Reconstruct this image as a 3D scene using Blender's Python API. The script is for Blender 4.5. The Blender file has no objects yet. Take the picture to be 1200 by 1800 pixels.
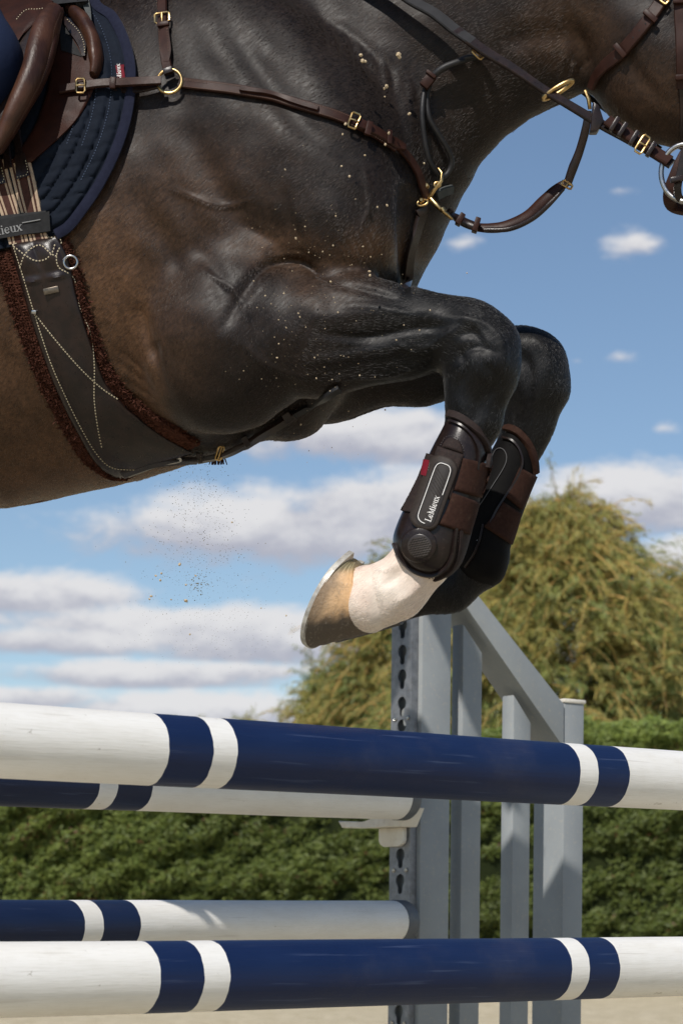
import bpy, bmesh, math, random, time
import numpy as np
from mathutils import Vector, Matrix
from mathutils.bvhtree import BVHTree
T0 = time.time()
random.seed(7)
rng = np.random.default_rng(7)
S = bpy.context.scene
COL = S.collection
R = math.radians

# ------------------------------------------------------------------ camera, sky, sun, exposure
F = 3800.0            # focal length in photo pixels (photo is 1200 x 1800)
CH = 0.95             # camera height
HZ = 1617.0           # photo row of the horizon
cam_d = bpy.data.cameras.new('camera')
cam = bpy.data.objects.new('camera', cam_d)
COL.objects.link(cam)
cam.location = (0, 0, CH)
cam.rotation_euler = (R(90), 0, 0)
cam_d.sensor_fit = 'VERTICAL'
cam_d.sensor_height = 36.0
cam_d.sensor_width = 24.0
cam_d.lens = 36.0 * F / 1800.0
cam_d.shift_y = (HZ - 900.0) / 1800.0
cam_d.clip_start = 0.1
cam_d.clip_end = 3000
cam_d.dof.use_dof = True
cam_d.dof.focus_distance = 3.6
cam_d.dof.aperture_fstop = 10.0
S.camera = cam

SUN_AZ = R(22)        # sun stands behind the camera, this far to its left
SUN_EL = R(45)
SUN = Vector((-math.sin(SUN_AZ) * math.cos(SUN_EL), -math.cos(SUN_AZ) * math.cos(SUN_EL), math.sin(SUN_EL)))
sun_d = bpy.data.lights.new('sun', 'SUN')
sun_d.energy = 4.8
sun_d.angle = R(0.53)
sun_d.color = (1.0, 0.945, 0.87)
sun = bpy.data.objects.new('sun', sun_d)
COL.objects.link(sun)
sun.rotation_euler = SUN.to_track_quat('Z', 'Y').to_euler()
sun.location = (-3, -6, 8)

S.view_settings.view_transform = 'Standard'
S.view_settings.look = 'None'
S.view_settings.gamma = 1.0
S.view_settings.exposure = -0.15
S.view_settings.use_curve_mapping = False


class NT:
    """small helper to write node trees"""
    def __init__(s, tree):
        s.t = tree
        s.t.nodes.clear()

    def n(s, kind, **kw):
        nd = s.t.nodes.new(kind)
        for k, v in kw.items():
            setattr(nd, k, v)
        return nd

    def put(s, sock, v):
        if v is None:
            return
        if isinstance(v, bpy.types.NodeSocket):
            s.t.links.new(v, sock)
        else:
            if hasattr(sock.default_value, '__len__') and not hasattr(v, '__len__'):
                v = (v,) * len(sock.default_value)
            if hasattr(v, '__len__') and hasattr(sock.default_value, '__len__') and len(v) == 3 and len(sock.default_value) == 4:
                v = (*v, 1)
            sock.default_value = v

    def m(s, op, a, b=None, c=None, clamp=False):
        nd = s.n('ShaderNodeMath', operation=op, use_clamp=clamp)
        s.put(nd.inputs[0], a)
        s.put(nd.inputs[1], b)
        s.put(nd.inputs[2], c)
        return nd.outputs[0]

    def noise(s, vec, scale, detail=4, rough=0.55, dist=0.0):
        nd = s.n('ShaderNodeTexNoise')
        s.put(nd.inputs['Vector'], vec)
        nd.inputs['Scale'].default_value = scale
        nd.inputs['Detail'].default_value = detail
        nd.inputs['Roughness'].default_value = rough
        nd.inputs['Distortion'].default_value = dist
        return nd.outputs['Fac']

    def ss(s, x, lo, hi, a=0.0, b=1.0):
        nd = s.n('ShaderNodeMapRange', interpolation_type='SMOOTHSTEP')
        s.put(nd.inputs[0], x)
        for i, v in enumerate((lo, hi, a, b)):
            s.put(nd.inputs[1 + i], v)
        return nd.outputs[0]

    def mix(s, f, a, b, blend='MIX'):
        nd = s.n('ShaderNodeMix', data_type='RGBA', blend_type=blend)
        s.put(nd.inputs[0], f)
        s.put(nd.inputs[6], a)
        s.put(nd.inputs[7], b)
        return nd.outputs[2]

    def scale(s, vec, xyz):
        nd = s.n('ShaderNodeMapping')
        s.put(nd.inputs['Vector'], vec)
        nd.inputs['Scale'].default_value = xyz
        return nd.outputs[0]


# sky: physical sky with a layer of fair-weather cumulus in it
W = bpy.data.worlds.new('World')
S.world = W
W.use_nodes = True
t = NT(W.node_tree)
SKYK = 0.11
sky = t.n('ShaderNodeTexSky', sky_type='NISHITA')
sky.sun_disc = False
sky.sun_elevation = SUN_EL
sky.sun_rotation = R(180) + SUN_AZ
sky.altitude = 0
sky.air_density = 1.0
sky.dust_density = 0.0
sky.ozone_density = 2.2
tc = t.n('ShaderNodeTexCoord')
sep = t.n('ShaderNodeSeparateXYZ')
t.put(sep.inputs[0], tc.outputs['Generated'])
dx, dy, dz = sep.outputs
az = t.m('ARCTAN2', dx, dy)
hyp = t.m('SQRT', t.m('ADD', t.m('MULTIPLY', dx, dx), t.m('MULTIPLY', dy, dy)))
tel = t.m('DIVIDE', dz, t.m('MAXIMUM', hyp, 0.05))
cmb = t.n('ShaderNodeCombineXYZ')
t.put(cmb.inputs[0], az)
t.put(cmb.inputs[1], tel)
uv = cmb.outputs[0]
CLOUDS = [  # azimuth, tangent of elevation, half width, half height, strength (given as photo pixels)
    (460, 930, 330, 70, 1.0), (650, 890, 220, 72, 1.0), (640, 768, 250, 56, .95), (740, 740, 70, 30, .7),
    (60, 1050, 220, 46, .95), (330, 1100, 460, 40, .9), (480, 1130, 260, 44, 1.0), (100, 1130, 260, 30, .85),
    (250, 1188, 280, 28, .95), (60, 1232, 160, 28, .95), (330, 1252, 300, 40, 1.0), (430, 1180, 180, 22, .8),
    (1090, 880, 190, 64, 1.0), (1230, 870, 110, 55, .95), (1195, 985, 90, 36, 1.0), (1115, 440, 100, 52, .38),
    (1085, 636, 95, 32, .12), (1010, 640, 50, 24, .12), (1090, 346, 90, 28, .10), (815, 428, 80, 36, .16),
    (1160, 762, 80, 30, .02), (960, 1160, 300, 30, .8), (1560, 640, 170, 44, .9), (1640, 930, 230, 60, .95),
    (-420, 980, 280, 60, .95), (-330, 560, 140, 40, .6), (-760, 1120, 340, 44, .9), (1980, 1080, 330, 48, .9)]
nz = t.noise(t.scale(uv, (1, 1.6, 1)), 17.0, 9, 0.6, 0.25)
nz2 = t.noise(t.scale(uv, (1, 1.9, 1)), 60.0, 6, 0.62, 0.1)
M = None
Wt = None
Hs = None
for (px, py, a, b, st) in CLOUDS:
    ex = t.m('MULTIPLY', t.m('SUBTRACT', az, (px - 600) / F), F / a)
    ey = t.m('MULTIPLY', t.m('SUBTRACT', tel, (HZ - py) / F), F / b)
    r = t.m('SQRT', t.m('ADD', t.m('MULTIPLY', ex, ex), t.m('MULTIPLY', ey, ey)))
    mi = t.m('SUBTRACT', st, r)
    w = t.m('POWER', t.m('MAXIMUM', t.m('ADD', mi, 0.35), 0.0001), 3.0)
    hw = t.m('MULTIPLY', ey, w)
    M = mi if M is None else t.m('SMOOTH_MAX', M, mi, 0.25)
    Wt = w if Wt is None else t.m('ADD', Wt, w)
    Hs = hw if Hs is None else t.m('ADD', Hs, hw)
# the same weather all round the horizon, away from the blobs
wide = t.m('SUBTRACT', t.ss(t.noise(t.scale(uv, (1, 3.0, 1)), 5.0, 8, 0.55), 0.56, 0.85), 0.45)
away = t.ss(t.m('ABSOLUTE', az), 0.55, 0.8)
wide = t.m('ADD', t.m('MULTIPLY', t.m('ADD', wide, 1.2), away), -1.2)
M = t.m('MAXIMUM', M, wide)
dens = t.m('ADD', M, t.m('MULTIPLY', t.m('SUBTRACT', nz, 0.5), 1.9))
dens = t.m('ADD', dens, t.m('MULTIPLY', t.m('SUBTRACT', nz2, 0.5), 0.62))
cov = t.m('MULTIPLY', t.ss(dens, -0.26, 0.42), 0.95)
hrel = t.m('DIVIDE', Hs, t.m('MAXIMUM', Wt, 0.0005))
hrel = t.m('ADD', hrel, t.m('MULTIPLY', t.m('SUBTRACT', nz, 0.5), 2.6))
hrel = t.m('ADD', hrel, t.m('MULTIPLY', t.m('SUBTRACT', nz2, 0.5), 1.2))
lit = t.ss(hrel, -0.75, 0.5)
ccol = t.mix(lit, (0.49, 0.50, 0.585), (0.86, 0.85, 0.86))
skyc = t.n('ShaderNodeVectorMath', operation='SCALE')
t.put(skyc.inputs[0], sky.outputs[0])
skyc.inputs['Scale'].default_value = SKYK
mixc = t.mix(cov, skyc.outputs[0], ccol)
bg = t.n('ShaderNodeBackground')
t.put(bg.inputs['Color'], mixc)
bg.inputs['Strength'].default_value = 1.0
out = t.n('ShaderNodeOutputWorld')
t.put(out.inputs[0], bg.outputs[0])
try:
    W.cycles.sampling_method = 'MANUAL'
    W.cycles.sample_map_resolution = 1024
except Exception:
    pass


# ------------------------------------------------------------------ helpers
def P(px, py, d):
    """the place in the world that a photo pixel shows, d metres in front of the camera"""
    return Vector(((px - 600) * d / F, d, CH + (HZ - py) * d / F))


def PX(co):
    """photo pixel of world points (n x 3)"""
    co = np.asarray(co)
    return 600 + co[:, 0] * F / co[:, 1], HZ - (co[:, 2] - CH) * F / co[:, 1]


def tag(o, label=None, cat=None, group=None, kind=None):
    for k, v in (('label', label), ('category', cat), ('group', group), ('kind', kind)):
        if v:
            o[k] = v
    return o


def empty(name, loc, label, cat, group=None):
    o = bpy.data.objects.new(name, None)
    o.empty_display_size = 0.05
    COL.objects.link(o)
    o.location = loc
    o['loc'] = list(loc)
    return tag(o, label, cat, group)


def build(name, verts, faces, mat, parent=None, smooth=True, mats=None, midx=None):
    """link one mesh object; verts are world coordinates"""
    me = bpy.data.meshes.new(name)
    verts = [tuple(v) for v in verts]
    if parent is not None:
        off = Vector(parent['wloc']) if 'wloc' in parent else Vector(parent.location)
        verts = [(v[0] - off[0], v[1] - off[1], v[2] - off[2]) for v in verts]
    me.from_pydata(verts, [], [tuple(f) for f in faces])
    if smooth:
        me.polygons.foreach_set('use_smooth', [True] * len(me.polygons))
    o = bpy.data.objects.new(name, me)
    if mats:
        for m_ in mats:
            me.materials.append(m_)
        me.polygons.foreach_set('material_index', midx)
    elif mat:
        me.materials.append(mat)
    COL.objects.link(o)
    if parent is not None:
        o.parent = parent
        o['wloc'] = list(off)
    else:
        o['wloc'] = [0, 0, 0]
    me.update()
    return o


def clean_props():
    for o in bpy.data.objects:
        for k in ('wloc', 'loc'):
            if k in o:
                del o[k]


def orient(verts, faces):
    bm = bmesh.new()
    vs = [bm.verts.new(v) for v in verts]
    for f in faces:
        try:
            bm.faces.new([vs[i] for i in f])
        except ValueError:
            pass
    bmesh.ops.recalc_face_normals(bm, faces=bm.faces)
    bm.verts.index_update()
    vv = [v.co.copy() for v in bm.verts]
    ff = [[v.index for v in f.verts] for f in bm.faces]
    bm.free()
    return vv, ff


class MB:
    """collects shapes into one mesh"""
    def __init__(s):
        s.v, s.f = [], []

    def add(s, v, f):
        o = len(s.v)
        s.v += [Vector(q) for q in v]
        s.f += [[i + o for i in q] for q in f]
        return s

    def box(s, c, ax, ay, az, bev=0.0):
        """box with half-axis vectors ax, ay, az round c, chamfered"""
        c = Vector(c)
        bm = bmesh.new()
        vs = []
        for i in (-1, 1):
            for j in (-1, 1):
                for k in (-1, 1):
                    vs.append(bm.verts.new(c + i * ax + j * ay + k * az))
        for q in ((0, 1, 3, 2), (4, 6, 7, 5), (0, 4, 5, 1), (2, 3, 7, 6), (0, 2, 6, 4), (1, 5, 7, 3)):
            bm.faces.new([vs[i] for i in q])
        if bev > 0:
            bmesh.ops.bevel(bm, geom=list(bm.edges), offset=bev, segments=2, affect='EDGES', profile=0.5)
        bmesh.ops.recalc_face_normals(bm, faces=bm.faces)
        bm.verts.index_update()
        s.add([v.co.copy() for v in bm.verts], [[v.index for v in f.verts] for f in bm.faces])
        bm.free()
        return s

    def prism(s, poly, ext, bev=0.0):
        """closed polygon (world points) pushed out along ext"""
        bm = bmesh.new()
        a = [bm.verts.new(Vector(p)) for p in poly]
        b = [bm.verts.new(Vector(p) + ext) for p in poly]
        n = len(a)
        bm.faces.new(a)
        bm.faces.new(b[::-1])
        for i in range(n):
            bm.faces.new((a[i], b[i], b[(i + 1) % n], a[(i + 1) % n]))
        if bev > 0:
            bmesh.ops.bevel(bm, geom=list(bm.edges), offset=bev, segments=2, affect='EDGES', profile=0.5)
        bmesh.ops.recalc_face_normals(bm, faces=bm.faces)
        bm.verts.index_update()
        s.add([v.co.copy() for v in bm.verts], [[v.index for v in f.verts] for f in bm.faces])
        bm.free()
        return s

    def tube(s, pts, r, seg=10, closed=False, cap=True):
        pts = [Vector(p) for p in pts]
        n = len(pts)
        rad = r if hasattr(r, '__len__') else [r] * n
        v, f = [], []
        up = None
        for i in range(n):
            if closed:
                tg = pts[(i + 1) % n] - pts[i - 1]
            else:
                tg = pts[min(i + 1, n - 1)] - pts[max(i - 1, 0)]
            tg.normalize()
            if up is None:
                up = Vector((0, 0, 1)) if abs(tg.z) < 0.9 else Vector((1, 0, 0))
            x = up - tg * up.dot(tg)
            x.normalize()
            up = x
            y = tg.cross(x)
            for k in range(seg):
                a = 2 * math.pi * k / seg
                v.append(pts[i] + (x * math.cos(a) + y * math.sin(a)) * rad[i])
        m = n if closed else n - 1
        for i in range(m):
            for k in range(seg):
                a, b = i * seg + k, i * seg + (k + 1) % seg
                c, d = ((i + 1) % n) * seg + (k + 1) % seg, ((i + 1) % n) * seg + k
                f.append((a, b, c, d))
        if cap and not closed:
            f.append(list(range(seg))[::-1])
            f.append([(n - 1) * seg + k for k in range(seg)])
        return s.add(v, f)

    def ribbon(s, pts, nrm, w, th, lift=0.0005, closed=False, caps=True, edge=0.25):
        """flat strap: centre line pts, outward normals nrm, width w (number or list), thickness th"""
        n = len(pts)
        ws = w if hasattr(w, '__len__') else [w] * n
        prof = [(-.5, -0.3), (-.5, .55), (-.5 + edge * .35, 1), (.5 - edge * .35, 1), (.5, .55), (.5, -0.3)]
        v, f = [], []
        K = len(prof)
        for i in range(n):
            if closed:
                tg = pts[(i + 1) % n] - pts[i - 1]
            else:
                tg = pts[min(i + 1, n - 1)] - pts[max(i - 1, 0)]
            tg.normalize()
            nn = nrm[i].normalized()
            sd = tg.cross(nn)
            sd.normalize()
            nn = sd.cross(tg)
            for (a, b) in prof:
                v.append(pts[i] + sd * (a * ws[i]) + nn * (lift + b * th))
        m = n if closed else n - 1
        for i in range(m):
            for k in range(K):
                f.append((i * K + k, i * K + (k + 1) % K, ((i + 1) % n) * K + (k + 1) % K, ((i + 1) % n) * K + k))
        if caps and not closed:
            f.append(list(range(K))[::-1])
            f.append([(n - 1) * K + k for k in range(K)])
        return s.add(v, f)

    def make(s, name, mat, parent=None, smooth=True, fix=True):
        v, f = orient(s.v, s.f) if fix else (s.v, s.f)
        o = build(name, v, f, mat, parent, smooth)
        if smooth:
            try:
                o.data.set_sharp_from_angle(angle=R(42))
            except Exception:
                pass
        return o


def spline(pts, n, closed=False):
    """Catmull-Rom through pts (tuples of any length), n samples evenly by length"""
    p = np.array(pts, float)
    if closed:
        p = np.vstack([p[-1], p, p[0], p[1]])
    else:
        p = np.vstack([2 * p[0] - p[1], p, 2 * p[-1] - p[-2]])
    o = []
    for i in range(1, len(p) - 2):
        tt = np.linspace(0, 1, 24, endpoint=False)[:, None]
        a, b, c, d = p[i - 1], p[i], p[i + 1], p[i + 2]
        o.append(0.5 * (2 * b + (c - a) * tt + (2 * a - 5 * b + 4 * c - d) * tt ** 2 + (3 * b - a - 3 * c + d) * tt ** 3))
    o = np.vstack(o + [p[-2][None]])
    L = np.concatenate([[0], np.cumsum(np.linalg.norm(np.diff(o[:, :2], axis=0), axis=1))])
    q = np.linspace(0, L[-1], n + 1 if closed else n)
    if closed:
        q = q[:-1]
    return np.stack([np.interp(q, L, o[:, k]) for k in range(o.shape[1])], 1)


# ------------------------------------------------------------------ materials
def mat(name, col, rough=0.5, spec=0.5, col2=None, cscale=20, cdetail=5, clo=0.35, chi=0.65, bump=0.0, bscale=200, bstretch=(1, 1, 1), bdist=0.001,
        metal=0.0, coat=0.0, cstretch=(1, 1, 1), rvar=0.0, sheen=0.0, dust=None, dustamt=0.0, dscale=60):
    m_ = bpy.data.materials.new(name)
    m_.use_nodes = True
    k = NT(m_.node_tree)
    b = k.n('ShaderNodeBsdfPrincipled')
    o = k.n('ShaderNodeOutputMaterial')
    k.put(o.inputs[0], b.outputs[0])
    co = k.n('ShaderNodeTexCoord').outputs['Object']
    c = (*col, 1)
    f = k.noise(k.scale(co, cstretch), cscale, cdetail, 0.6)
    if col2 is not None:
        c = k.mix(k.ss(f, clo, chi), col, col2)
    if dust is not None:
        fd = k.noise(co, dscale, 6, 0.7)
        c = k.mix(k.m('MULTIPLY', k.ss(fd, 0.52, 0.75), dustamt), c, dust)
    k.put(b.inputs['Base Color'], c)
    if rvar:
        fr = k.noise(co, cscale * 2.3, 4, 0.6)
        k.put(b.inputs['Roughness'], k.m('ADD', k.m('MULTIPLY', k.m('SUBTRACT', fr, 0.5), rvar * 2), rough))
    else:
        b.inputs['Roughness'].default_value = rough
    b.inputs['Specular IOR Level'].default_value = spec
    b.inputs['Metallic'].default_value = metal
    b.inputs['Coat Weight'].default_value = coat
    b.inputs['Coat Roughness'].default_value = 0.2
    if sheen:
        b.inputs['Sheen Weight'].default_value = sheen
        b.inputs['Sheen Roughness'].default_value = 0.4
    if bump:
        bp = k.n('ShaderNodeBump')
        bp.inputs['Strength'].default_value = bump
        bp.inputs['Distance'].default_value = bdist
        k.put(bp.inputs['Height'], k.noise(k.scale(co, bstretch), bscale, 4, 0.6))
        k.put(b.inputs['Normal'], bp.outputs[0])
    m_['_'] = 0
    del m_['_']
    return m_


LEATHER = mat('brown_leather', (.024, .0095, .0065), .42, .16, (.036, .0145, .0100), 60, bump=.35, bscale=900, bdist=.0006, rvar=.1)
LEATHER_DK = mat('dark_leather', (.0110, .0070, .0062), .30, .36, (.020, .011, .009), 60, bump=.35, bscale=900, bdist=.0006, rvar=.1)
LEATHER_RED = mat('saddle_leather', (.036, .0115, .007), .5, .13, (.022, .008, .0055), 26, bump=.5, bscale=420, bdist=.0008, rvar=.15)
LEATHER_TAN = mat('worn_saddle_leather', (.062, .025, .0135), .40, .3, (.028, .011, .007), 18, bump=.6, bscale=300, bstretch=(1, 1, .35), bdist=.001, rvar=.15)
REIN_M = mat('rubber_rein', (.008, .0075, .008), .5, .35, (.014, .013, .014), 80, bump=.5, bscale=700, bdist=.0006)
BRASS = mat('brass', (.58, .41, .19), .30, .5, (.34, .22, .09), 90, metal=1.0, rvar=.12)
STEEL = mat('steel', (.42, .41, .40), .25, .5, (.40, .39, .38), 90, metal=1.0, rvar=.12)
NAVY_QUILT = mat('navy_quilt', (.0032, .006, .013), .8, .15, (.0046, .008, .016), 120, bump=.4, bscale=1600, bdist=.0005, sheen=.03)
NAVY_BIND = mat('navy_binding', (.0075, .009, .022), .85, .15, (.0105, .0125, .028), 150, bump=.5, bscale=1200, bdist=.0006, sheen=.05)
THREAD = mat('cream_thread', (.42, .36, .25), .8, .2)
THREAD_BLUE = mat('blue_thread', (.055, .075, .12), .8, .2)
THREAD_BR = mat('brown_thread', (.10, .06, .045), .8, .2)
FLEECE = mat('brown_fleece', (.050, .019, .012), .95, .05, (.095, .038, .026), 140, bump=1.0, bscale=420, bdist=.004)
ELASTIC_BR = mat('brown_elastic', (.024, .010, .0068), .85, .15, (.034, .015, .010), 200, bump=.6, bscale=900, bstretch=(1, 1, .4), bdist=.0008, dust=(.2, .15, .1), dustamt=.12)
ELASTIC_CR = mat('cream_webbing', (.40, .30, .21), .85, .2, (.33, .24, .17), 200, bump=.6, bscale=900, bdist=.0006)
ELASTIC_DB = mat('brown_webbing', (.062, .026, .020), .85, .2, (.048, .02, .015), 200, bump=.6, bscale=900, bdist=.0006)
BLACK_CLOTH = mat('black_cloth', (.010, .010, .011), .8, .3, (.016, .016, .017), 120, bump=.5, bscale=1100, bdist=.0006)
GREY_CLOTH = mat('grey_cloth', (.055, .06, .058), .8, .2, (.075, .08, .078), 120, bump=.5, bscale=1100, bdist=.0006)
NAVY_CLOTH = mat('navy_breeches', (.004, .009, .026), .8, .2, (.014, .028, .072), 60, bump=.5, bscale=900, bdist=.0008, sheen=.15)
RED_TAG = mat('red_tag', (.15, .006, .016), .7, .2, (.12, .005, .012), 200)
WHITE_PRINT = mat('white_print', (.72, .70, .67), .7, .3)
GREY_PRINT = mat('grey_print', (.20, .20, .20), .7, .3)
BOOT_SHELL = mat('boot_shell', (.011, .0066, .006), .30, .30, (.016, .010, .009), 40, bump=.25, bscale=500, bdist=.0005, dust=(.22, .18, .14), dustamt=.10, dscale=180)
BOOT_SOFT = mat('boot_neoprene', (.014, .008, .007), .8, .3, (.022, .012, .010), 160, bump=.6, bscale=700, bdist=.001, dust=(.2, .16, .12), dustamt=.12, dscale=260)
BOOT_RIM = mat('badge_rim', (.030, .0215, .017), .6, .25, (.024, .0175, .014), 200, bump=.4, bscale=900, bdist=.0004)
BOOT_BADGE = mat('badge_insert', (.015, .011, .0095), .55, .25, (.012, .009, .008), 200)
BOOT_FAR = mat('far_boot_shell', (.0028, .0025, .0028), .7, .10, (.004, .0035, .0035), 60)
CARBON = mat('carbon_weave', (.030, .022, .020), .35, .5, (.024, .018, .016), 300)
WALL_HOOF = None
GALV = mat('galvanised_steel', (.18, .19, .21), .5, .5, (.27, .28, .30), 45, clo=.3, chi=.7, metal=.6, rvar=.15, bump=.15, bscale=120, dust=(.10, .085, .07), dustamt=.5, dscale=50)
GREY_PAINT = mat('grey_paint', (.250, .270, .282), .5, .5, (.275, .297, .308), 9, bump=.25, bscale=160, bdist=.0008, dust=(.44, .39, .31), dustamt=.42, dscale=90)
CAP_WHITE = mat('white_plastic', (.72, .69, .62), .5, .45, (.64, .60, .52), 18, bump=.2, bscale=90, dust=(.30, .25, .19), dustamt=.3, dscale=70)
CAP_GREY = mat('grey_plastic', (.085, .095, .11), .5, .45, (.11, .12, .135), 30, dust=(.3, .26, .2), dustamt=.25)
PLAQUE = mat('brushed_plaque', (.16, .13, .10), .35, .5, (.11, .09, .07), 200, metal=.8)
FAINT_PRINT = mat('faint_print', (.075, .075, .078), .7, .2)
SAND_GRAIN = mat('sand_grain', (.42, .33, .21), .9, .2, (.55, .44, .30), 300)

# ------------------------------------------------------------------ the setting: sand, hedge, trees
def sand_mat():
    m_ = bpy.data.materials.new('sand')
    m_.use_nodes = True
    k = NT(m_.node_tree)
    b = k.n('ShaderNodeBsdfPrincipled')
    o = k.n('ShaderNodeOutputMaterial')
    k.put(o.inputs[0], b.outputs[0])
    co = k.n('ShaderNodeTexCoord').outputs['Object']
    a = k.noise(co, 5, 8, 0.65)
    g = k.noise(co, 60, 4, 0.7)
    c = k.mix(k.ss(a, .35, .68), (.53, .45, .30), (.66, .57, .41))
    c = k.mix(k.ss(g, .52, .72), c, (.34, .27, .17))
    k.put(b.inputs['Base Color'], c)
    b.inputs['Roughness'].default_value = .95
    b.inputs['Specular IOR Level'].default_value = .15
    bp = k.n('ShaderNodeBump')
    bp.inputs['Strength'].default_value = .9
    bp.inputs['Distance'].default_value = .05
    k.put(bp.inputs['Height'], k.m('ADD', k.m('MULTIPLY', a, .8), k.m('MULTIPLY', g, .3)))
    k.put(b.inputs['Normal'], bp.outputs[0])
    return m_


SAND = sand_mat()
gx = np.concatenate([[-900, -200, -60], np.linspace(-24, 24, 97), [60, 200, 900]])
gy = np.concatenate([[-600, -100, -20], np.linspace(-6, 34, 81), [60, 200, 1200]])
gv = []
for y in gy:
    for x in gx:
        inside = abs(x) < 23 and -5 < y < 33
        z = (0.018 * math.sin(x * 2.1 + y * .7) + 0.014 * math.sin(y * 3.3 - x * 1.3) + random.uniform(-.018, .018)) if inside else -0.02
        gv.append((x, y, z))
nx_ = len(gx)
gf = [(j * nx_ + i, j * nx_ + i + 1, (j + 1) * nx_ + i + 1, (j + 1) * nx_ + i) for j in range(len(gy) - 1) for i in range(nx_ - 1)]
ground = build('sand_arena', gv, gf, SAND, None)
tag(ground, kind='structure')


def leaf_mat(name, trans=.25, rough=.55, spec=.35):
    """foliage: the pigment of every leaf is stored on its own vertices"""
    m_ = bpy.data.materials.new(name)
    m_.use_nodes = True
    k = NT(m_.node_tree)
    b = k.n('ShaderNodeBsdfPrincipled')
    o = k.n('ShaderNodeOutputMaterial')
    at = k.n('ShaderNodeVertexColor', layer_name='Col').outputs[0]
    k.put(b.inputs['Base Color'], at)
    b.inputs['Roughness'].default_value = rough
    b.inputs['Specular IOR Level'].default_value = spec
    tr = k.n('ShaderNodeBsdfTranslucent')
    k.put(tr.inputs[0], at)
    mx = k.n('ShaderNodeMixShader')
    mx.inputs[0].default_value = trans
    k.put(mx.inputs[1], b.outputs[0])
    k.put(mx.inputs[2], tr.outputs[0])
    k.put(o.inputs[0], mx.outputs[0])
    return m_


LEAF = leaf_mat('leaf')
BARK = mat('bark', (.14, .095, .055), .9, .2, (.09, .065, .045), 8, bump=.8, bscale=30, bdist=.02)
TWIG = mat('willow_twig', (.50, .30, .10), .8, .2, (.36, .22, .08), 3)


def leaves(name, centre, direc, normal, length, width, col, parent=None, material=None):
    """n pointed leaves, three triangles-worth of geometry each"""
    n = len(centre)
    d = direc / np.linalg.norm(direc, axis=1, keepdims=True)
    s = np.cross(d, normal)
    s /= np.maximum(np.linalg.norm(s, axis=1, keepdims=True), 1e-6)
    L = length[:, None]
    Wd = width[:, None]
    v = np.stack([centre - d * L * .5, centre - s * Wd * .5, centre + d * L * .5, centre + s * Wd * .5], 1).reshape(-1, 3)
    if parent is not None:
        v = v - np.array(parent.location)
    me = bpy.data.meshes.new(name)
    me.vertices.add(4 * n)
    me.vertices.foreach_set('co', v.astype(np.float32).ravel())
    me.loops.add(4 * n)
    me.loops.foreach_set('vertex_index', np.arange(4 * n, dtype=np.int32))
    me.polygons.add(n)
    me.polygons.foreach_set('loop_start', np.arange(0, 4 * n, 4, dtype=np.int32))
    me.polygons.foreach_set('loop_total', np.full(n, 4, np.int32))
    me.update(calc_edges=True)
    ca = me.color_attributes.new('Col', 'FLOAT_COLOR', 'POINT')
    c4 = np.ones((n, 4, 4), np.float32)
    c4[:, :, :3] = col[:, None, :]
    ca.data.foreach_set('color', c4.ravel())
    me.materials.append(material or LEAF)
    o = bpy.data.objects.new(name, me)
    COL.objects.link(o)
    if parent is not None:
        o.parent = parent
    return o


def fbm(x, y, z, f=1.0, oct_=4, seed=0):
    """cheap sum-of-sines turbulence for shaping crowns and hedges"""
    r_ = np.random.default_rng(seed)
    out_ = np.zeros_like(x)
    amp = 1.0
    for o_ in range(oct_):
        for _ in range(4):
            k = r_.normal(size=3)
            k *= f / np.linalg.norm(k)
            out_ += amp * np.sin(x * k[0] + y * k[1] + z * k[2] + r_.uniform(0, 6.28)) * .5
        f *= 2.1
        amp *= .55
    return out_


# clipped conifer hedge along the far side of the arena
HD = 28.0
hedge = empty('hedge', (0, HD, 0), 'long clipped dark green conifer hedge along the far edge of the sand arena', 'hedge')
HT = CH + (HZ - 1290) * HD / F
hb = MB().box((0, HD + .75, HT / 2 - .12), Vector((13, 0, 0)), Vector((0, .62, 0)), Vector((0, 0, HT / 2 - .1)), .15)
HCORE = mat('hedge_core', (.012, .017, .006), .95, .1, (.02, .026, .008), 4)
hb.make('hedge_core', HCORE, hedge)
N = 230000
u = rng.uniform(-8.5, 8.5, N)
w = rng.uniform(0, 1, N)
arc = w * (HT + 1.0)
z = np.where(arc < HT, arc, HT)
yb = np.where(arc < HT, 0, arc - HT)
lump = fbm(u * 1.0, z * 1.9, u * 0, 3.3, 5, 3) + .5 * fbm(u, z * 1.6, u * 0, 13.0, 2, 33)
deep = rng.uniform(0, 1, N) ** 1.6 * .20
y = HD - .02 - lump * .11 + yb + deep
zz = z + np.where(arc >= HT, -.05 + lump * .07 + rng.uniform(-.1, .16, N), 0)
cen = np.stack([u, y, np.maximum(zz, .03)], 1)
dr = np.stack([rng.normal(.45, .7, N), rng.normal(-.45, .4, N), rng.normal(.3, .55, N)], 1)
nr = np.stack([rng.normal(0, .5, N), rng.normal(-1, .4, N), rng.normal(.7, .5, N)], 1)
g = rng.uniform(0, 1, N)
tip = np.clip(1 - deep / .22, 0, 1)
patch_ = np.clip(.5 + .35 * fbm(u, z, u * 0, 1.1, 3, 9), 0, 1)
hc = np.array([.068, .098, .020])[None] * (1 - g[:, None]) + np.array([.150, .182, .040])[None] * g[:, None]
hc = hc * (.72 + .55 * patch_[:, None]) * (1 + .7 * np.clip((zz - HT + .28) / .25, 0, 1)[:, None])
brown = rng.uniform(0, 1, N) < np.where(np.abs(u - 1.0 + 0) < .0, .3, np.where(fbm(u, z, u * 0, 1.6, 3, 21) > .75, .12, .015))
hc[brown] = (.11, .055, .022)
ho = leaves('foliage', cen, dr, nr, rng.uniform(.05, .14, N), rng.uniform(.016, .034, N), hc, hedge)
ho['kind'] = 'stuff'


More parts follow.
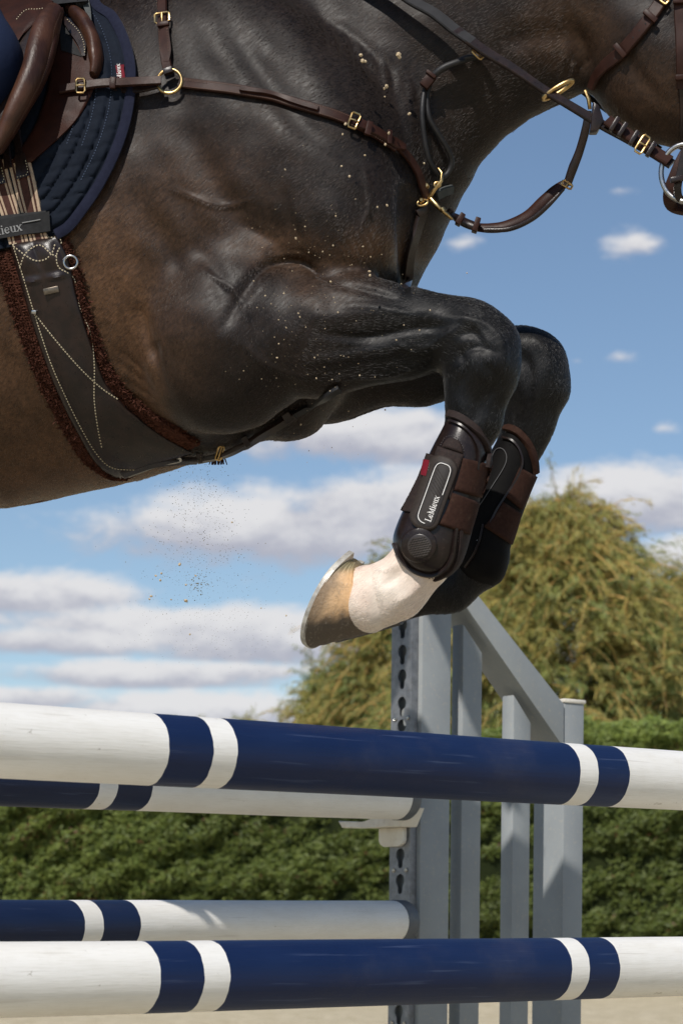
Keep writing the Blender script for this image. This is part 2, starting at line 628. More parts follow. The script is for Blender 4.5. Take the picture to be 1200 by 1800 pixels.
def tree(px, py_top, d, half_w, height, base_px_off, n_strands, seed, label, spread=1.0, tint=1.0, lean=0.0, nleaf=54):
    """bushy willow: trunk, limbs, many arching shoots hung with narrow leaves"""
    r_ = np.random.default_rng(seed)
    x0 = (px - 600) * d / F
    top = CH + (HZ - py_top) * d / F
    root = empty('willow_tree', (x0, d, 0), label, 'tree', 'willows behind the hedge')
    mb = MB()
    mb.tube([(x0, d, -.1), (x0 + .1, d, .9), (x0 - .05, d + .1, 1.9), (x0 + .1, d, top * .6)], [.34, .28, .24, .14], 10)
    mb.make('trunk', BARK, root)
    mb = MB()
    C_, D_, N_, L_, W_, K_ = [], [], [], [], [], []
    limbs = []
    for i in range(16):
        a = r_.uniform(0, 6.28)
        e = r_.uniform(.35, 1.2)
        ln = r_.uniform(.5, .95)
        ex = Vector((x0 + math.cos(a) * half_w * ln * math.cos(e) * .9, d + math.sin(a) * half_w * ln * math.cos(e) * .7,
                     1.4 + (top - 1.4) * math.sin(e) * ln))
        b = Vector((x0, d, r_.uniform(1.0, 1.9)))
        mid = b.lerp(ex, .5) + Vector((r_.normal() * .2, r_.normal() * .2, .25))
        pts = [Vector(q) for q in spline([tuple(b), tuple(mid), tuple(ex)], 8)]
        mb.tube(pts, list(np.linspace(.10, .022, 8)), 6)
        limbs.append(pts)
    mb.make('branches', BARK, root)['kind'] = 'stuff'
    tw = MB()
    for i in range(n_strands):
        # shoots spring from inside the crown, arch outward and hang
        a = r_.uniform(0, 2 * math.pi)
        h = r_.uniform(0.0, 1) ** .75
        rad = math.sqrt(max(0, 1 - h ** 2.9)) * r_.uniform(.05, .92) ** .5
        wob = 1 + .26 * math.sin(3 * a + seed) * math.sin(5 * h + seed) + .16 * math.sin(9 * h + 4 * a + seed)
        st = np.array([x0 + math.cos(a) * half_w * rad * wob + lean * h, d + math.sin(a) * half_w * .8 * rad * wob, .9 + (top - 1.1) * h * (.86 + .14 * wob)])
        outd = np.array([math.cos(a), math.sin(a), 0])
        v0 = outd * r_.uniform(.2, 1.0) + np.array([r_.normal() * .4, r_.normal() * .3, r_.uniform(.1, 1.25)])
        ln = r_.uniform(.5, 1.0) ** 1.5 * 1.75 * spread * (.55 if r_.uniform() < .4 else 1)
        nseg = 7
        v = v0 / np.linalg.norm(v0)
        p = st - v * ln * .35
        pts = [p.copy()]
        for s_ in range(nseg):
            v = v + np.array([0, 0, -.24]) + r_.normal(size=3) * .08
            v /= np.linalg.norm(v)
            p = p + v * ln / nseg
            pts.append(p.copy())
        pts = np.array(pts)
        if r_.uniform() < .45:
            tw.tube(pts, list(np.linspace(.015, .005, len(pts))), 3, cap=False)
        m_ = nleaf
        tt = r_.uniform(0, nseg, m_)
        i0 = np.clip(tt.astype(int), 0, nseg - 1)
        fr = (tt - i0)[:, None]
        cp = pts[i0] * (1 - fr) + pts[i0 + 1] * fr + r_.normal(size=(m_, 3)) * .035
        sd = pts[i0 + 1] - pts[i0]
        sd = sd / np.linalg.norm(sd, axis=1, keepdims=True)
        dd = sd * 1.1 + r_.normal(size=(m_, 3)) * .42 + np.array([0, 0, -.3])
        C_.append(cp)
        D_.append(dd)
        N_.append(r_.normal(size=(m_, 3)) + np.array([0, -.7, .6]))
        L_.append(r_.uniform(.10, .24, m_))
        W_.append(r_.uniform(.010, .020, m_))
        gold = np.clip(r_.normal(-.02 + .55 * h, .3), 0, 1)
        kk = np.array([.185, .240, .056]) * (1 - gold) + np.array([.50, .375, .09]) * gold
        sil = r_.uniform(0, 1, m_)[:, None]
        cc = kk[None] * r_.uniform(.7, 1.25, (m_, 1)) * (1 - .25 * sil) + np.array([.32, .35, .23])[None] * .25 * sil
        K_.append(cc * tint)
    tw.make('shoots', TWIG, root, fix=False)['kind'] = 'stuff'
    cr = leaves('crown', np.vstack(C_), np.vstack(D_), np.vstack(N_), np.concatenate(L_), np.concatenate(W_), np.vstack(K_), root)
    cr['kind'] = 'stuff'
    return root


tree(985, 872, 38.0, 2.75, 0, 0, 4800, 5, 'tall golden willow behind the hedge, its pointed top right of the boots', lean=-.1)
tree(1245, 985, 40.0, 2.5, 0, 0, 3000, 11, 'lower willow at the right edge, spilling out of the frame behind the tall golden one', tint=.95)
tree(715, 960, 41.0, 1.65, 0, 0, 2700, 17, 'narrow green willow behind the hoof, left of the grey jump stand', tint=.95)
tree(590, 1165, 42.0, 1.15, 0, 0, 1300, 23, 'low drooping willow above the front pole, below the white hoof', tint=1.0)
tree(425, 1255, 46.0, .9, 0, 0, 420, 29, 'small distant bush just peeping over the blue part of the front pole', tint=.9)

# ------------------------------------------------------------------ the jump: four poles, one stand
AL = R(51.0)                                   # the poles run this far off the viewing direction
RD = Vector((math.sin(AL), math.cos(AL), 0))   # along the poles, away to the right
RN = Vector((math.cos(AL), -math.sin(AL), 0))  # square to them, towards the camera


def pole_paint(name, col, col2, spec):
    m_ = bpy.data.materials.new(name)
    m_.use_nodes = True
    k = NT(m_.node_tree)
    b = k.n('ShaderNodeBsdfPrincipled')
    o = k.n('ShaderNodeOutputMaterial')
    k.put(o.inputs[0], b.outputs[0])
    co = k.n('ShaderNodeTexCoord').outputs['Object']
    grain = k.noise(k.scale(co, (1.2, 26, 26)), 9, 5, .65)
    fine = k.noise(k.scale(co, (4, 60, 60)), 9, 4, .6)
    blot = k.noise(k.scale(co, (1, 4, 4)), 5, 6, .6)
    scuff = k.noise(k.scale(co, (.8, 22, 22)), 7, 3, .5)
    scuff2 = k.noise(co, 45, 4, .75)
    c = k.mix(k.ss(blot, .35, .7), col, col2)
    if 'white' in name:
        c = k.mix(k.m('MULTIPLY', k.ss(scuff, .63, .75), .28), c, (.36, .32, .27))
        c = k.mix(k.m('MULTIPLY', k.ss(scuff2, .64, .74), .6), c, (.30, .26, .21))
        c = k.mix(k.m('MULTIPLY', k.ss(fine, .45, .72), .22), c, (.55, .52, .46))
    else:
        c = k.mix(k.m('MULTIPLY', k.ss(scuff, .62, .74), .30), c, (.10, .13, .22))
        c = k.mix(k.m('MULTIPLY', k.ss(scuff2, .70, .80), .5), c, (.16, .18, .24))
    chip = k.noise(k.scale(co, (.6, 1, 1)), 16, 9, .78)
    c = k.mix(k.m('MULTIPLY', k.ss(chip, .655, .69), .55 if 'white' in name else .22), c, (.33, .29, .235))
    mud = k.noise(co, 5, 8, .7)
    c = k.mix(k.m('MULTIPLY', k.ss(mud, .52, .75), .16 if 'white' in name else .035), c, (.40, .33, .23))
    k.put(b.inputs['Base Color'], c)
    k.put(b.inputs['Roughness'], k.m('ADD', k.m('MULTIPLY', blot, .25), .36))
    b.inputs['Specular IOR Level'].default_value = spec
    bp = k.n('ShaderNodeBump')
    bp.inputs['Strength'].default_value = .4
    bp.inputs['Distance'].default_value = .0012
    k.put(bp.inputs['Height'], k.m('ADD', grain, k.m('MULTIPLY', fine, .6)))
    k.put(b.inputs['Normal'], bp.outputs[0])
    return m_


P_WHITE = pole_paint('pole_white', (.80, .785, .75), (.73, .71, .665), .4)
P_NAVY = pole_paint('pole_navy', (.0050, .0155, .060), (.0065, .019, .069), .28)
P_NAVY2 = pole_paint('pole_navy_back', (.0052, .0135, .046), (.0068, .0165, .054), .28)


BL = R(40.0)                                   # the back poles lie at a slightly different angle
BD = Vector((math.sin(BL), math.cos(BL), 0))


def along(pxl, d0, px0, z, RD=RD):
    """point of the line through pixel px0 (depth d0) running along RD, at pixel pxl"""
    x0 = (px0 - 600) * d0 / F
    k = (pxl - 600) / F
    s = (k * d0 - x0) / (RD.x - k * RD.y)
    return Vector((x0 + RD.x * s, d0 + RD.y * s, z)), s


def pole(name_label, d0, px0, za, s_slope, bounds, cols, s_lo, s_hi, rad, navy, cap_from=None, group='striped jump poles', RD=RD):
    """cols[i] paints between bounds[i-1] and bounds[i] (pixels of the band edges)"""
    base = Vector(((px0 - 600) * d0 / F, d0, za))
    root = empty('jump_pole', base, name_label, 'jump pole', group)
    root.rotation_euler = (0, 0, math.atan2(RD.y, RD.x))
    svals = [along(b, d0, px0, 0, RD)[1] for b in bounds]
    segs = 56
    edges = [s_lo] + svals + [s_hi]
    stations, ci = [], []
    for i in range(len(edges) - 1):
        n = max(2, int((edges[i + 1] - edges[i]) / .10))
        for q in np.linspace(edges[i], edges[i + 1], n + 1)[:-1]:
            stations.append(q)
            ci.append(cols[i])
    stations.append(s_hi)
    v, f, mi = [], [], []
    for q in stations:
        for k in range(segs):
            a = 2 * math.pi * k / segs
            rr = rad * (1 + .006 * math.sin(3 * a + q * 2) + .004 * math.sin(q * 9 + a))
            onb = min(abs(q - e) for e in svals) < 1e-6 if svals else False
            jit = (.0004 * math.sin(7 * a + q * 31) + .0003 * math.sin(17 * a + q * 11)) if onb else 0
            v.append((q + jit, rr * math.cos(a), s_slope * q + rr * math.sin(a)))
    for i in range(len(stations) - 1):
        for k in range(segs):
            f.append((i * segs + k, i * segs + (k + 1) % segs, (i + 1) * segs + (k + 1) % segs, (i + 1) * segs + k))
            mi.append(ci[i])
    n0 = len(stations) - 1
    f.append(list(range(segs)))
    mi.append(ci[0])
    f.append([n0 * segs + k for k in range(segs)][::-1])
    mi.append(ci[-1])
    me = bpy.data.meshes.new('pole_body')
    me.from_pydata(v, [], [q[::-1] for q in f])
    me.polygons.foreach_set('use_smooth', [True] * len(f))
    me.materials.append(P_WHITE)
    me.materials.append(navy)
    me.polygons.foreach_set('material_index', mi)
    me.set_sharp_from_angle(angle=R(50))
    o = bpy.data.objects.new('pole_body', me)
    COL.objects.link(o)
    o.parent = root
    if cap_from is not None:
        s1 = cap_from
        mb = MB()
        prof = [(s_hi - .002, rad * .2), (s_hi - .002, rad * 1.03), (s1 - .006, rad * 1.03), (s1, rad * .97), (s1 + .001, rad * .3)]
        vv, ff = [], []
        for (q, rr) in prof:
            for k in range(segs):
                a = 2 * math.pi * k / segs
                vv.append((q, rr * math.cos(a), s_slope * q + rr * math.sin(a)))
        for i in range(len(prof) - 1):
            for k in range(segs):
                ff.append((i * segs + k, i * segs + (k + 1) % segs, (i + 1) * segs + (k + 1) % segs, (i + 1) * segs + k))
        ff.append([(len(prof) - 1) * segs + k for k in range(segs)])
        vv, ff = orient(vv, ff)
        me = bpy.data.meshes.new('end_cap')
        me.from_pydata([tuple(q) for q in vv], [], ff)
        me.polygons.foreach_set('use_smooth', [True] * len(ff))
        me.materials.append(CAP_GREY)
        me.set_sharp_from_angle(angle=R(40))
        o = bpy.data.objects.new('end_cap', me)
        COL.objects.link(o)
        o.parent = root
    return root


D0 = 3.17
RAD = .0495
zt = CH + (HZ - 1337) * D0 / F
zl = CH + (HZ - 1710.5) * D0 / F
pole('upper front pole of the jump, white with a long navy middle, nearest under the hooves', D0, 600, zt, 0.0,
     [262, 339, 381, 981, 1012.5, 1067], [0, 1, 0, 1, 0, 1, 0], -1.75, 2.1, RAD, P_NAVY)
pole('lower front pole of the jump, white and navy, just above the sand', D0, 600, zl, 0.0,
     [247, 323, 368, 966, 997, 1050], [0, 1, 0, 1, 0, 1, 0], -1.75, 2.1, RAD * 1.005, P_NAVY)

DW = 4.95     # depth of the stand's front edge
sb = along(690, 4.86, 690, 0)
zb = CH + (HZ - 1621) * 4.86 / F
zb2 = CH + (HZ - 1403) * 4.86 / F
e1 = along(709, 4.86, 690, 0, BD)[1]
pole('lower back pole whose white end meets the keyhole strip of the grey stand', 4.86, 690, zb, .0055,
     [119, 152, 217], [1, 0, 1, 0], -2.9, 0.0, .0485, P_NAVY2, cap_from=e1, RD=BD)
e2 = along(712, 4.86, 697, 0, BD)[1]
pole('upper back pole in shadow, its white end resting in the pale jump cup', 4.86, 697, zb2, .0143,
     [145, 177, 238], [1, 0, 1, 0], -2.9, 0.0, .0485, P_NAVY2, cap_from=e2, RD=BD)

# the stand (wing): post with a steel keyhole strip, sloping top rail, two pickets, end post
TILT = math.tan(R(.75))


def wing_pt(px, z, back=0.0):
    """point of the stand's front plane seen at pixel column px (at the horizon's height), leaning slightly right"""
    p, s = along(px, DW, 740, 0)
    return p + RD * ((z - CH) * TILT) - RN * back + Vector((0, 0, z))


def zpx(py, px):
    p, s = along(px, DW, 740, 0)
    return CH + (HZ - py) * p.y / F


wing = empty('jump_stand', (wing_pt(740, 0).x, wing_pt(740, 0).y, 0), 'grey wooden wing stand with a sloping top holding the back poles', 'jump stand')


def upright(px_edge, front, depth, z0, z1a, z1b, name, bev=.004, back=0.0, mat_=GREY_PAINT):
    """square timber: px_edge is its front left edge; top may slope from z1a (left) to z1b (right)"""
    def q(s, b, z):
        p, _ = along(px_edge, DW, 740, 0)
        return p + RD * (s + (z - CH) * TILT) - RN * (b + back) + Vector((0, 0, z))
    mb = MB()
    poly = [q(0, 0, z0), q(front, 0, z0), q(front, 0, z1b), q(0, 0, z1a)]
    mb.prism(poly, -RN * depth, bev)
    return mb.make(name, mat_, wing)


PXM = lambda px: F / along(px, DW, 740, 0)[0].y     # pixels per metre at that column
ztop = zpx(1018, 795)
upright(737, .090, .090, -.02, ztop, ztop, 'post')
upright(815, .062, .040, .12, zpx(1094, 815), zpx(1147, 850), 'picket', back=.012)
upright(905, .058, .042, .12, zpx(1219, 905), zpx(1270, 937), 'picket', back=.012)
upright(988, .068, .105, -.02, zpx(1234, 990), zpx(1234, 1020), 'end_post')
mb = MB()
p0, _ = along(988, DW, 740, 0)
zc = zpx(1234, 990)
mb.box(p0 + RD * (.034 + (zc - CH) * TILT) - RN * .0525 + Vector((0, 0, zc + .004)), RD * .037, RN * .056, Vector((0, 0, .005)), .003)
mb.make('post_cap', CAP_WHITE, wing)
# sloping rail: a beam whose front face runs from the post's top to the end post
def wp(px, py, b):
    p, s = along(px, DW, 740, 0)
    zz_ = CH + (HZ - py) * p.y / F
    return p - RN * b + Vector((0, 0, zz_))
mb = MB()
mb.prism([wp(796, 1037, -.004), wp(815, 1017, -.004), wp(989, 1238, -.004), wp(989, 1316, -.004)], -RN * .094, .003)
mb.make('sloping_rail', GREY_PAINT, wing)
mb = MB()
mb.box(wing_pt(860, .16, .05), RD * .17, RN * .028, Vector((0, 0, .035)), .003)
mb.make('bottom_rail', GREY_PAINT, wing)
for (px_, w_) in ((755, .16), (985, .16)):
    p, s = along(px_, DW, 740, 0)
    mb = MB().box(p - RN * .045 + Vector((0, 0, .035)), RD * .035, RN * .38, Vector((0, 0, .035)), .005)
    mb.make('foot', GREY_PAINT, wing)

# keyhole strip: pressed steel with real holes, facing the poles
def keyhole(cx, cy, r1=.0150, r2=.0085, drop=.0225):
    pts = []
    a0 = math.asin(r2 / r1)
    for k in range(20):
        a = -math.pi / 2 + a0 + (2 * math.pi - 2 * a0) * k / 19
        pts.append((cx + r1 * math.cos(a), cy + r1 * math.sin(a)))
    for k in range(1, 9):
        a = math.pi + math.pi * k / 9
        pts.append((cx + r2 * math.cos(a), cy - drop + r2 * math.sin(a)))
    return pts


STRIP_W = .072
def flat_holes(name, outer, holes, th, place, mat_, parent, bev=.0008):
    cu = bpy.data.curves.new(name, 'CURVE')
    cu.dimensions = '2D'
    cu.fill_mode = 'BOTH'
    cu.extrude = th / 2
    for loop in [outer] + holes:
        sp = cu.splines.new('POLY')
        sp.points.add(len(loop) - 1)
        for i, q in enumerate(loop):
            sp.points[i].co = (q[0], q[1], 0, 1)
        sp.use_cyclic_u = True
    tmp = bpy.data.objects.new(name, cu)
    COL.objects.link(tmp)
    dg = bpy.context.evaluated_depsgraph_get()
    me = bpy.data.meshes.new_from_object(tmp.evaluated_get(dg))
    bpy.data.objects.remove(tmp)
    vs = [place(Vector(v.co)) for v in me.vertices]
    fs = [list(p.vertices) for p in me.polygons]
    bpy.data.meshes.remove(me)
    vs, fs = orient(vs, fs)
    return build(name, vs, fs, mat_, parent, False)


SB0, _ = along(737, DW, 740, 0)
strip_x = -.019     # the strip stands this far off the post, towards the poles
def strip_place(v):
    z_ = v.y
    return SB0 + RD * (strip_x + v.z + (z_ - CH) * TILT) - RN * (v.x + .048) + Vector((0, 0, z_))


d_tr = SB0.y + .04
hole_rows = [1100, 1146, 1189, 1237, 1277, 1323, 1370, 1415, 1459, 1503, 1548, 1594, 1640, 1686, 1732, 1777, 1823, 1868]
zrow = [CH + (HZ - r_) * d_tr / F for r_ in hole_rows]
zs0, zs1 = .25, zpx(1045, 740)
flat_holes('keyhole_strip', [(-STRIP_W / 2, zs0), (STRIP_W / 2, zs0), (STRIP_W / 2, zs1), (-STRIP_W / 2, zs1)],
           [keyhole(-.002, z_) for z_ in zrow], .003, strip_place, GALV, wing)
for sx in (-1, 1):          # the strip's folded sides
    mb = MB()
    zc = (zs0 + zs1) / 2
    c = SB0 + RD * (strip_x + .0095 + (zc - CH) * TILT) - RN * (.048 + sx * (STRIP_W / 2 - .0015)) + Vector((0, 0, zc))
    up = (Vector((0, 0, 1)) + RD * TILT) * ((zs1 - zs0) / 2)
    mb.box(c, RD * .008, RN * .0013, up)
    mb.make('strip_flange', GALV, wing, smooth=False)
for r_ in (1264, 1530, 1798, 1042):
    z_ = CH + (HZ - r_) * d_tr / F
    for sx in (-.0235, .020):
        mb = MB()
        c = strip_place(Vector((sx, z_, -.0030)))
        ring = [c + (RN * math.cos(a) + Vector((0, 0, 1)) * math.sin(a)) * .0042 for a in np.linspace(0, 6.283, 13)[:-1]]
        mb.tube(ring, .0013, 6, closed=True)
        mb.tube([c + RD * .002, c - RD * .0006], [.0032, .0026], 10)
        mb.make('screw', STEEL, wing)


def cup(px, py, label):
    """plastic jump cup: a shallow cradle across the strip with a tongue hooked into it"""
    z_ = CH + (HZ - py) * d_tr / F
    o_ = strip_place(Vector((0, z_, 0)))
    root = empty('jump_cup', o_, label, 'jump cup')
    k_ = lambda l: [((x - 717) / 485.0, (1441 - y) / 770.0) for x, y in l]
    curve = spline([(655, 1442), (679, 1444), (695, 1439), (712, 1429), (726, 1422)], 14)
    outl = k_([(636, 1440)] + [tuple(q) for q in curve] + [(758, 1423), (745, 1456), (686, 1455), (643, 1453)])
    base = [o_ + AX * a + Vector((0, 0, b)) for a, b in outl]
    mb = MB().prism(base, -RD * .050, .002)
    mb.make('cradle', CAP_WHITE, root)
    tg = k_([(688, 1456), (730, 1456), (730, 1478), (728, 1484), (722, 1489), (696, 1489), (690, 1484), (688, 1478)])
    mb = MB().prism([o_ + AX * a + Vector((0, 0, b)) - RD * .004 for a, b in tg], -RD * .012, .0015)
    mb.make('tongue', CAP_WHITE, root)
    return root


AX = RN * 1.0
cup(714, 1441, 'pale plastic jump cup holding the white end of the upper back pole')

# ------------------------------------------------------------------ the horse: one continuous body from a distance field
YAW = 0.28                                  # metres nearer to the camera per 1000 photo pixels to the right
def dc(px):
    return 3.62 - (px - 600) * YAW / 1000.0


def H(px, py, off=0.0):
    return np.array(P(px, py, dc(px) + off))


FW = Vector((H(1100, 500) - H(100, 500)))
FW.z = 0
FW.normalize()
SIDE = np.array((-FW.y, FW.x, 0))           # across the body, away from the camera
FWA = np.array(FW)
UPA = np.array((0, 0, 1.0))


class Field:
    def __init__(s, xs, ys, zs):
        s.xs, s.ys, s.zs = xs, ys, zs
        s.d = np.full((len(xs), len(ys), len(zs)), 9.0, np.float32)

    def sub(s, lo, hi):
        i = [(np.searchsorted(a, l), np.searchsorted(a, h)) for a, l, h in zip((s.xs, s.ys, s.zs), lo, hi)]
        sl = tuple(slice(a, b) for a, b in i)
        return sl, s.xs[sl[0]][:, None, None], s.ys[sl[1]][None, :, None], s.zs[sl[2]][None, None, :]

    def blend(s, sl, v, k):
        o = s.d[sl]
        h = np.clip(.5 + .5 * (o - v) / k, 0, 1)
        s.d[sl] = o * (1 - h) + v * h - k * h * (1 - h)

    def carve(s, sl, v, k):
        o = s.d[sl]
        h = np.clip(.5 - .5 * (o + v) / k, 0, 1)
        s.d[sl] = o * (1 - h) - v * h + k * h * (1 - h)

    def cone(s, a, b, r1, r2, flat=1.0, k=.04, carve=False, side=None):
        """round cone a-b, flattened across the body by flat"""
        sd = SIDE if side is None else side
        a, b = np.array(a, float), np.array(b, float)
        m = max(r1, r2) + k + .02
        lo, hi = np.minimum(a, b) - m, np.maximum(a, b) + m
        sl, X, Y, Z = s.sub(lo, hi)
        q = 1.0 / flat - 1.0

        def st(x, y, z):
            t_ = x * sd[0] + y * sd[1] + z * sd[2]
            return x + sd[0] * t_ * q, y + sd[1] * t_ * q, z + sd[2] * t_ * q
        px, py, pz = st(X - a[0], Y - a[1], Z - a[2])
        ab = np.array(st(*(b - a)))
        L2 = float(ab @ ab)
        h = np.clip((px * ab[0] + py * ab[1] + pz * ab[2]) / L2, 0, 1).astype(np.float32)
        d = np.sqrt((px - ab[0] * h) ** 2 + (py - ab[1] * h) ** 2 + (pz - ab[2] * h) ** 2) - (r1 + (r2 - r1) * h)
        d = (d * (.35 + .65 * flat)).astype(np.float32)
        (s.carve if carve else s.blend)(sl, d, k)

    def ell(s, c, rx, ry, rz, ang=0.0, k=.04, carve=False):
        """ellipsoid: rx along the body, ry across, rz up; turned by ang in the body's plane"""
        c = np.array(c, float)
        m = max(rx, ry, rz) + k + .02
        sl, X, Y, Z = s.sub(c - m, c + m)
        ca, sa = math.cos(ang), math.sin(ang)
        u = FWA * ca + UPA * sa
        w = -FWA * sa + UPA * ca
        x, y, z = X - c[0], Y - c[1], Z - c[2]
        U = (x * u[0] + y * u[1] + z * u[2]) / rx
        V = (x * SIDE[0] + y * SIDE[1]) / ry
        Wv = (x * w[0] + y * w[1] + z * w[2]) / rz
        k0 = np.sqrt(U * U + V * V + Wv * Wv)
        k1 = np.sqrt((U / rx) ** 2 + (V / ry) ** 2 + (Wv / rz) ** 2)
        d = (k0 * (k0 - 1) / np.maximum(k1, 1e-5)).astype(np.float32)
        (s.carve if carve else s.blend)(sl, d, k)

    def mesh(s):
        """surface nets on the (uneven) grid"""
        D = s.d
        nx, ny, nz = D.shape
        neg = D < 0
        cell = np.zeros((nx - 1, ny - 1, nz - 1), np.int8)
        for i in (0, 1):
            for j in (0, 1):
                for k in (0, 1):
                    cell += neg[i:nx - 1 + i, j:ny - 1 + j, k:nz - 1 + k]
        act = (cell > 0) & (cell < 8)
        I = np.argwhere(act)
        idx = np.full(act.shape, -1, np.int64)
        idx[act] = np.arange(len(I))
        acc = np.zeros((len(I), 3))
        cnt = np.zeros(len(I))
        cor = [(i, j, k) for i in (0, 1) for j in (0, 1) for k in (0, 1)]
        xyz = [np.stack([s.xs[I[:, 0] + c[0]], s.ys[I[:, 1] + c[1]], s.zs[I[:, 2] + c[2]]], 1) for c in cor]
        val = [D[I[:, 0] + c[0], I[:, 1] + c[1], I[:, 2] + c[2]] for c in cor]
        for a in range(8):
            for b in range(a + 1, 8):
                if sum(abs(cor[a][q] - cor[b][q]) for q in range(3)) != 1:
                    continue
                va, vb = val[a], val[b]
                cr = (va < 0) != (vb < 0)
                tt = np.where(cr, va / np.where(cr, va - vb, 1), 0)[:, None]
                acc += np.where(cr[:, None], xyz[a] + (xyz[b] - xyz[a]) * tt, 0)
                cnt += cr
        v = acc / cnt[:, None]
        faces = []
        for ax in range(3):
            sh = [slice(None)] * 3
            s0, s1 = list(sh), list(sh)
            s0[ax] = slice(0, D.shape[ax] - 1)
            s1[ax] = slice(1, D.shape[ax])
            A, B = neg[tuple(s0)], neg[tuple(s1)]
            e = np.argwhere(A != B)
            o1, o2 = [(1, 2), (2, 0), (0, 1)][ax]
            ok = (e[:, o1] > 0) & (e[:, o2] > 0) & (e[:, o1] < D.shape[o1] - 1) & (e[:, o2] < D.shape[o2] - 1)
            e = e[ok]
            fl = A[tuple(e.T)]
            q = []
            for (u_, v_) in ((-1, -1), (0, -1), (0, 0), (-1, 0)):
                c = e.copy()
                c[:, o1] += u_
                c[:, o2] += v_
                q.append(idx[tuple(c.T)])
            q = np.stack(q, 1)
            q[~fl] = q[~fl][:, ::-1]
            faces.append(q)
        return v, np.vstack(faces)


def axis(parts):
    o = []
    for a, b, st in parts:
        o.append(np.arange(a, b, st))
    return np.concatenate(o)


px2m = 3.6 / F
FLD = Field(axis([(-2.35, -.72, .019), (-.72, .68, .0050), (.68, 1.25, .019)]),
            axis([(3.0, 4.75, .0068)]),
            axis([(1.0, 1.30, .013), (1.30, 2.62, .0050), (2.62, 3.15, .018)]))


def rr(r, px):
    return r * dc(px) / F


def chain(pts, flat, k, off=0.0):
    for (a, b) in zip(pts[:-1], pts[1:]):
        FLD.cone(H(a[0], a[1], a[3] if len(a) > 3 else off), H(b[0], b[1], b[3] if len(b) > 3 else off),
                 rr(a[2], a[0]), rr(b[2], b[0]), flat, k)


def ell(px, py, ax, az, ry, off=0.0, ang=0.0, k=.04, carve=False):
    FLD.ell(H(px, py, off), rr(ax, px), ry, rr(az, px), R(ang), k, carve)


# trunk, quarters and hind legs
chain([(-900, 345, 345), (-500, 415, 405), (0, 448, 424), (225, 415, 410), (400, 418, 345), (520, 400, 215)], .68, .05)
ell(-900, 340, 380, 340, .29, k=.08)
for sg in (-1, 1):
    o_ = .15 * sg
    chain([(-950, 430, 270, o_), (-1150, 700, 150, o_), (-1330, 930, 78, o_), (-1470, 1040, 56, o_)], .72, .06)
    chain([(-1470, 1040, 52, o_), (-1640, 1110, 40, o_), (-1760, 1160, 44, o_), (-1850, 1250, 38, o_)], .9, .03)
    ell(-1885, 1290, 62, 58, .055, o_, -30, .02)
chain([(-1230, 200, 60), (-1420, 480, 75), (-1560, 800, 40)], .7, .06)
# neck and head
chain([(440, 190, 300), (610, 150, 240), (760, 30, 205), (950, -58, 207), (1130, -110, 195)], .52, .07)
chain([(640, 262, 172), (795, 105, 112)], .62, .05)
chain([(300, -20, 130), (600, -215, 115), (900, -310, 105), (1120, -310, 90)], .5, .08)
ell(1186, 92, 152, 156, .088, 0, 20, .03)
chain([(1190, 50, 140), (1330, 235, 92), (1470, 400, 84)], .62, .04)
chain([(1120, -240, 75), (1150, -120, 140)], .6, .05)
for sg in (-1, 1):
    chain([(1085, -270, 34, .05 * sg), (1120, -350, 24, .06 * sg), (1150, -410, 6, .06 * sg)], .6, .02)
# breast
ell(592, 312, 196, 220, .21, 0, -18, .05)
ell(622, 440, 84, 104, .12, -.09, -10, .03)
ell(628, 418, 100, 115, .12, .10, -12, .035)
ell(515, 690, 60, 74, .09, .01, 0, .05)
# near shoulder, upper arm and elbow
ell(420, 250, 200, 300, .10, -.165, 24, .06)
ell(560, 330, 120, 170, .08, -.16, 30, .05)
ell(398, 585, 146, 168, .115, -.165, -8, .022)
ell(330, 690, 80, 62, .07, -.12, -10, .03)
# near foreleg
NO = -.165
chain([(440, 598, 116, NO - .01), (570, 585, 90, NO - .01), (700, 586, 66, NO), (800, 588, 57, NO)], .85, .03)
chain([(640, 560, 62, NO - .02), (770, 566, 40, NO - .01)], .8, .03)
chain([(560, 640, 52, NO - .02), (720, 622, 34, NO - .01)], .8, .025)
ell(838, 592, 62, 56, .055, NO, -10, .03)
ell(868, 628, 48, 62, .053, NO, -12, .02)
ell(838, 655, 50, 50, .05, NO, 0, .03)
ell(812, 690, 22, 34, .026, NO, -10, .025)
chain([(846, 668, 50, NO), (836, 735, 40, NO), (800, 840, 33, NO), (756, 950, 38, NO)], .82, .03)
ell(748, 970, 43, 47, .043, NO, 20, .02)
chain([(740, 985, 42, NO), (697, 1036, 45, NO), (648, 1052, 58, NO)], .88, .03)
# far foreleg
FO = .17
chain([(470, 640, 105, FO - .05), (580, 650, 86, FO - .02), (740, 650, 55, FO), (890, 630, 54, FO)], .85, .04)
ell(925, 622, 58, 46, .055, FO, -14, .03)
ell(948, 655, 54, 66, .053, FO, -8, .025)
ell(935, 690, 50, 50, .05, FO, 0, .03)
chain([(938, 690, 52, FO), (922, 755, 42, FO), (890, 850, 35, FO), (852, 960, 40, FO)], .82, .03)
ell(842, 985, 44, 46, .045, FO, 20, .02)
chain([(838, 990, 42, FO), (790, 1030, 38, FO), (700, 1060, 36, FO)], .85, .03)
# folds: behind the upper arm, over the lifted forearm, under the jowl
for a, b, r_ in (((240, 545), (264, 612), 4), ((264, 612), (290, 715), 7), ((290, 715), (312, 765), 5)):
    FLD.cone(H(a[0], a[1], -.262), H(b[0], b[1], -.255), rr(r_, 300), rr(r_, 300), 1.8, .03, True)

V, Q = FLD.mesh()
print('body', len(V), len(Q), round(time.time() - T0, 1))

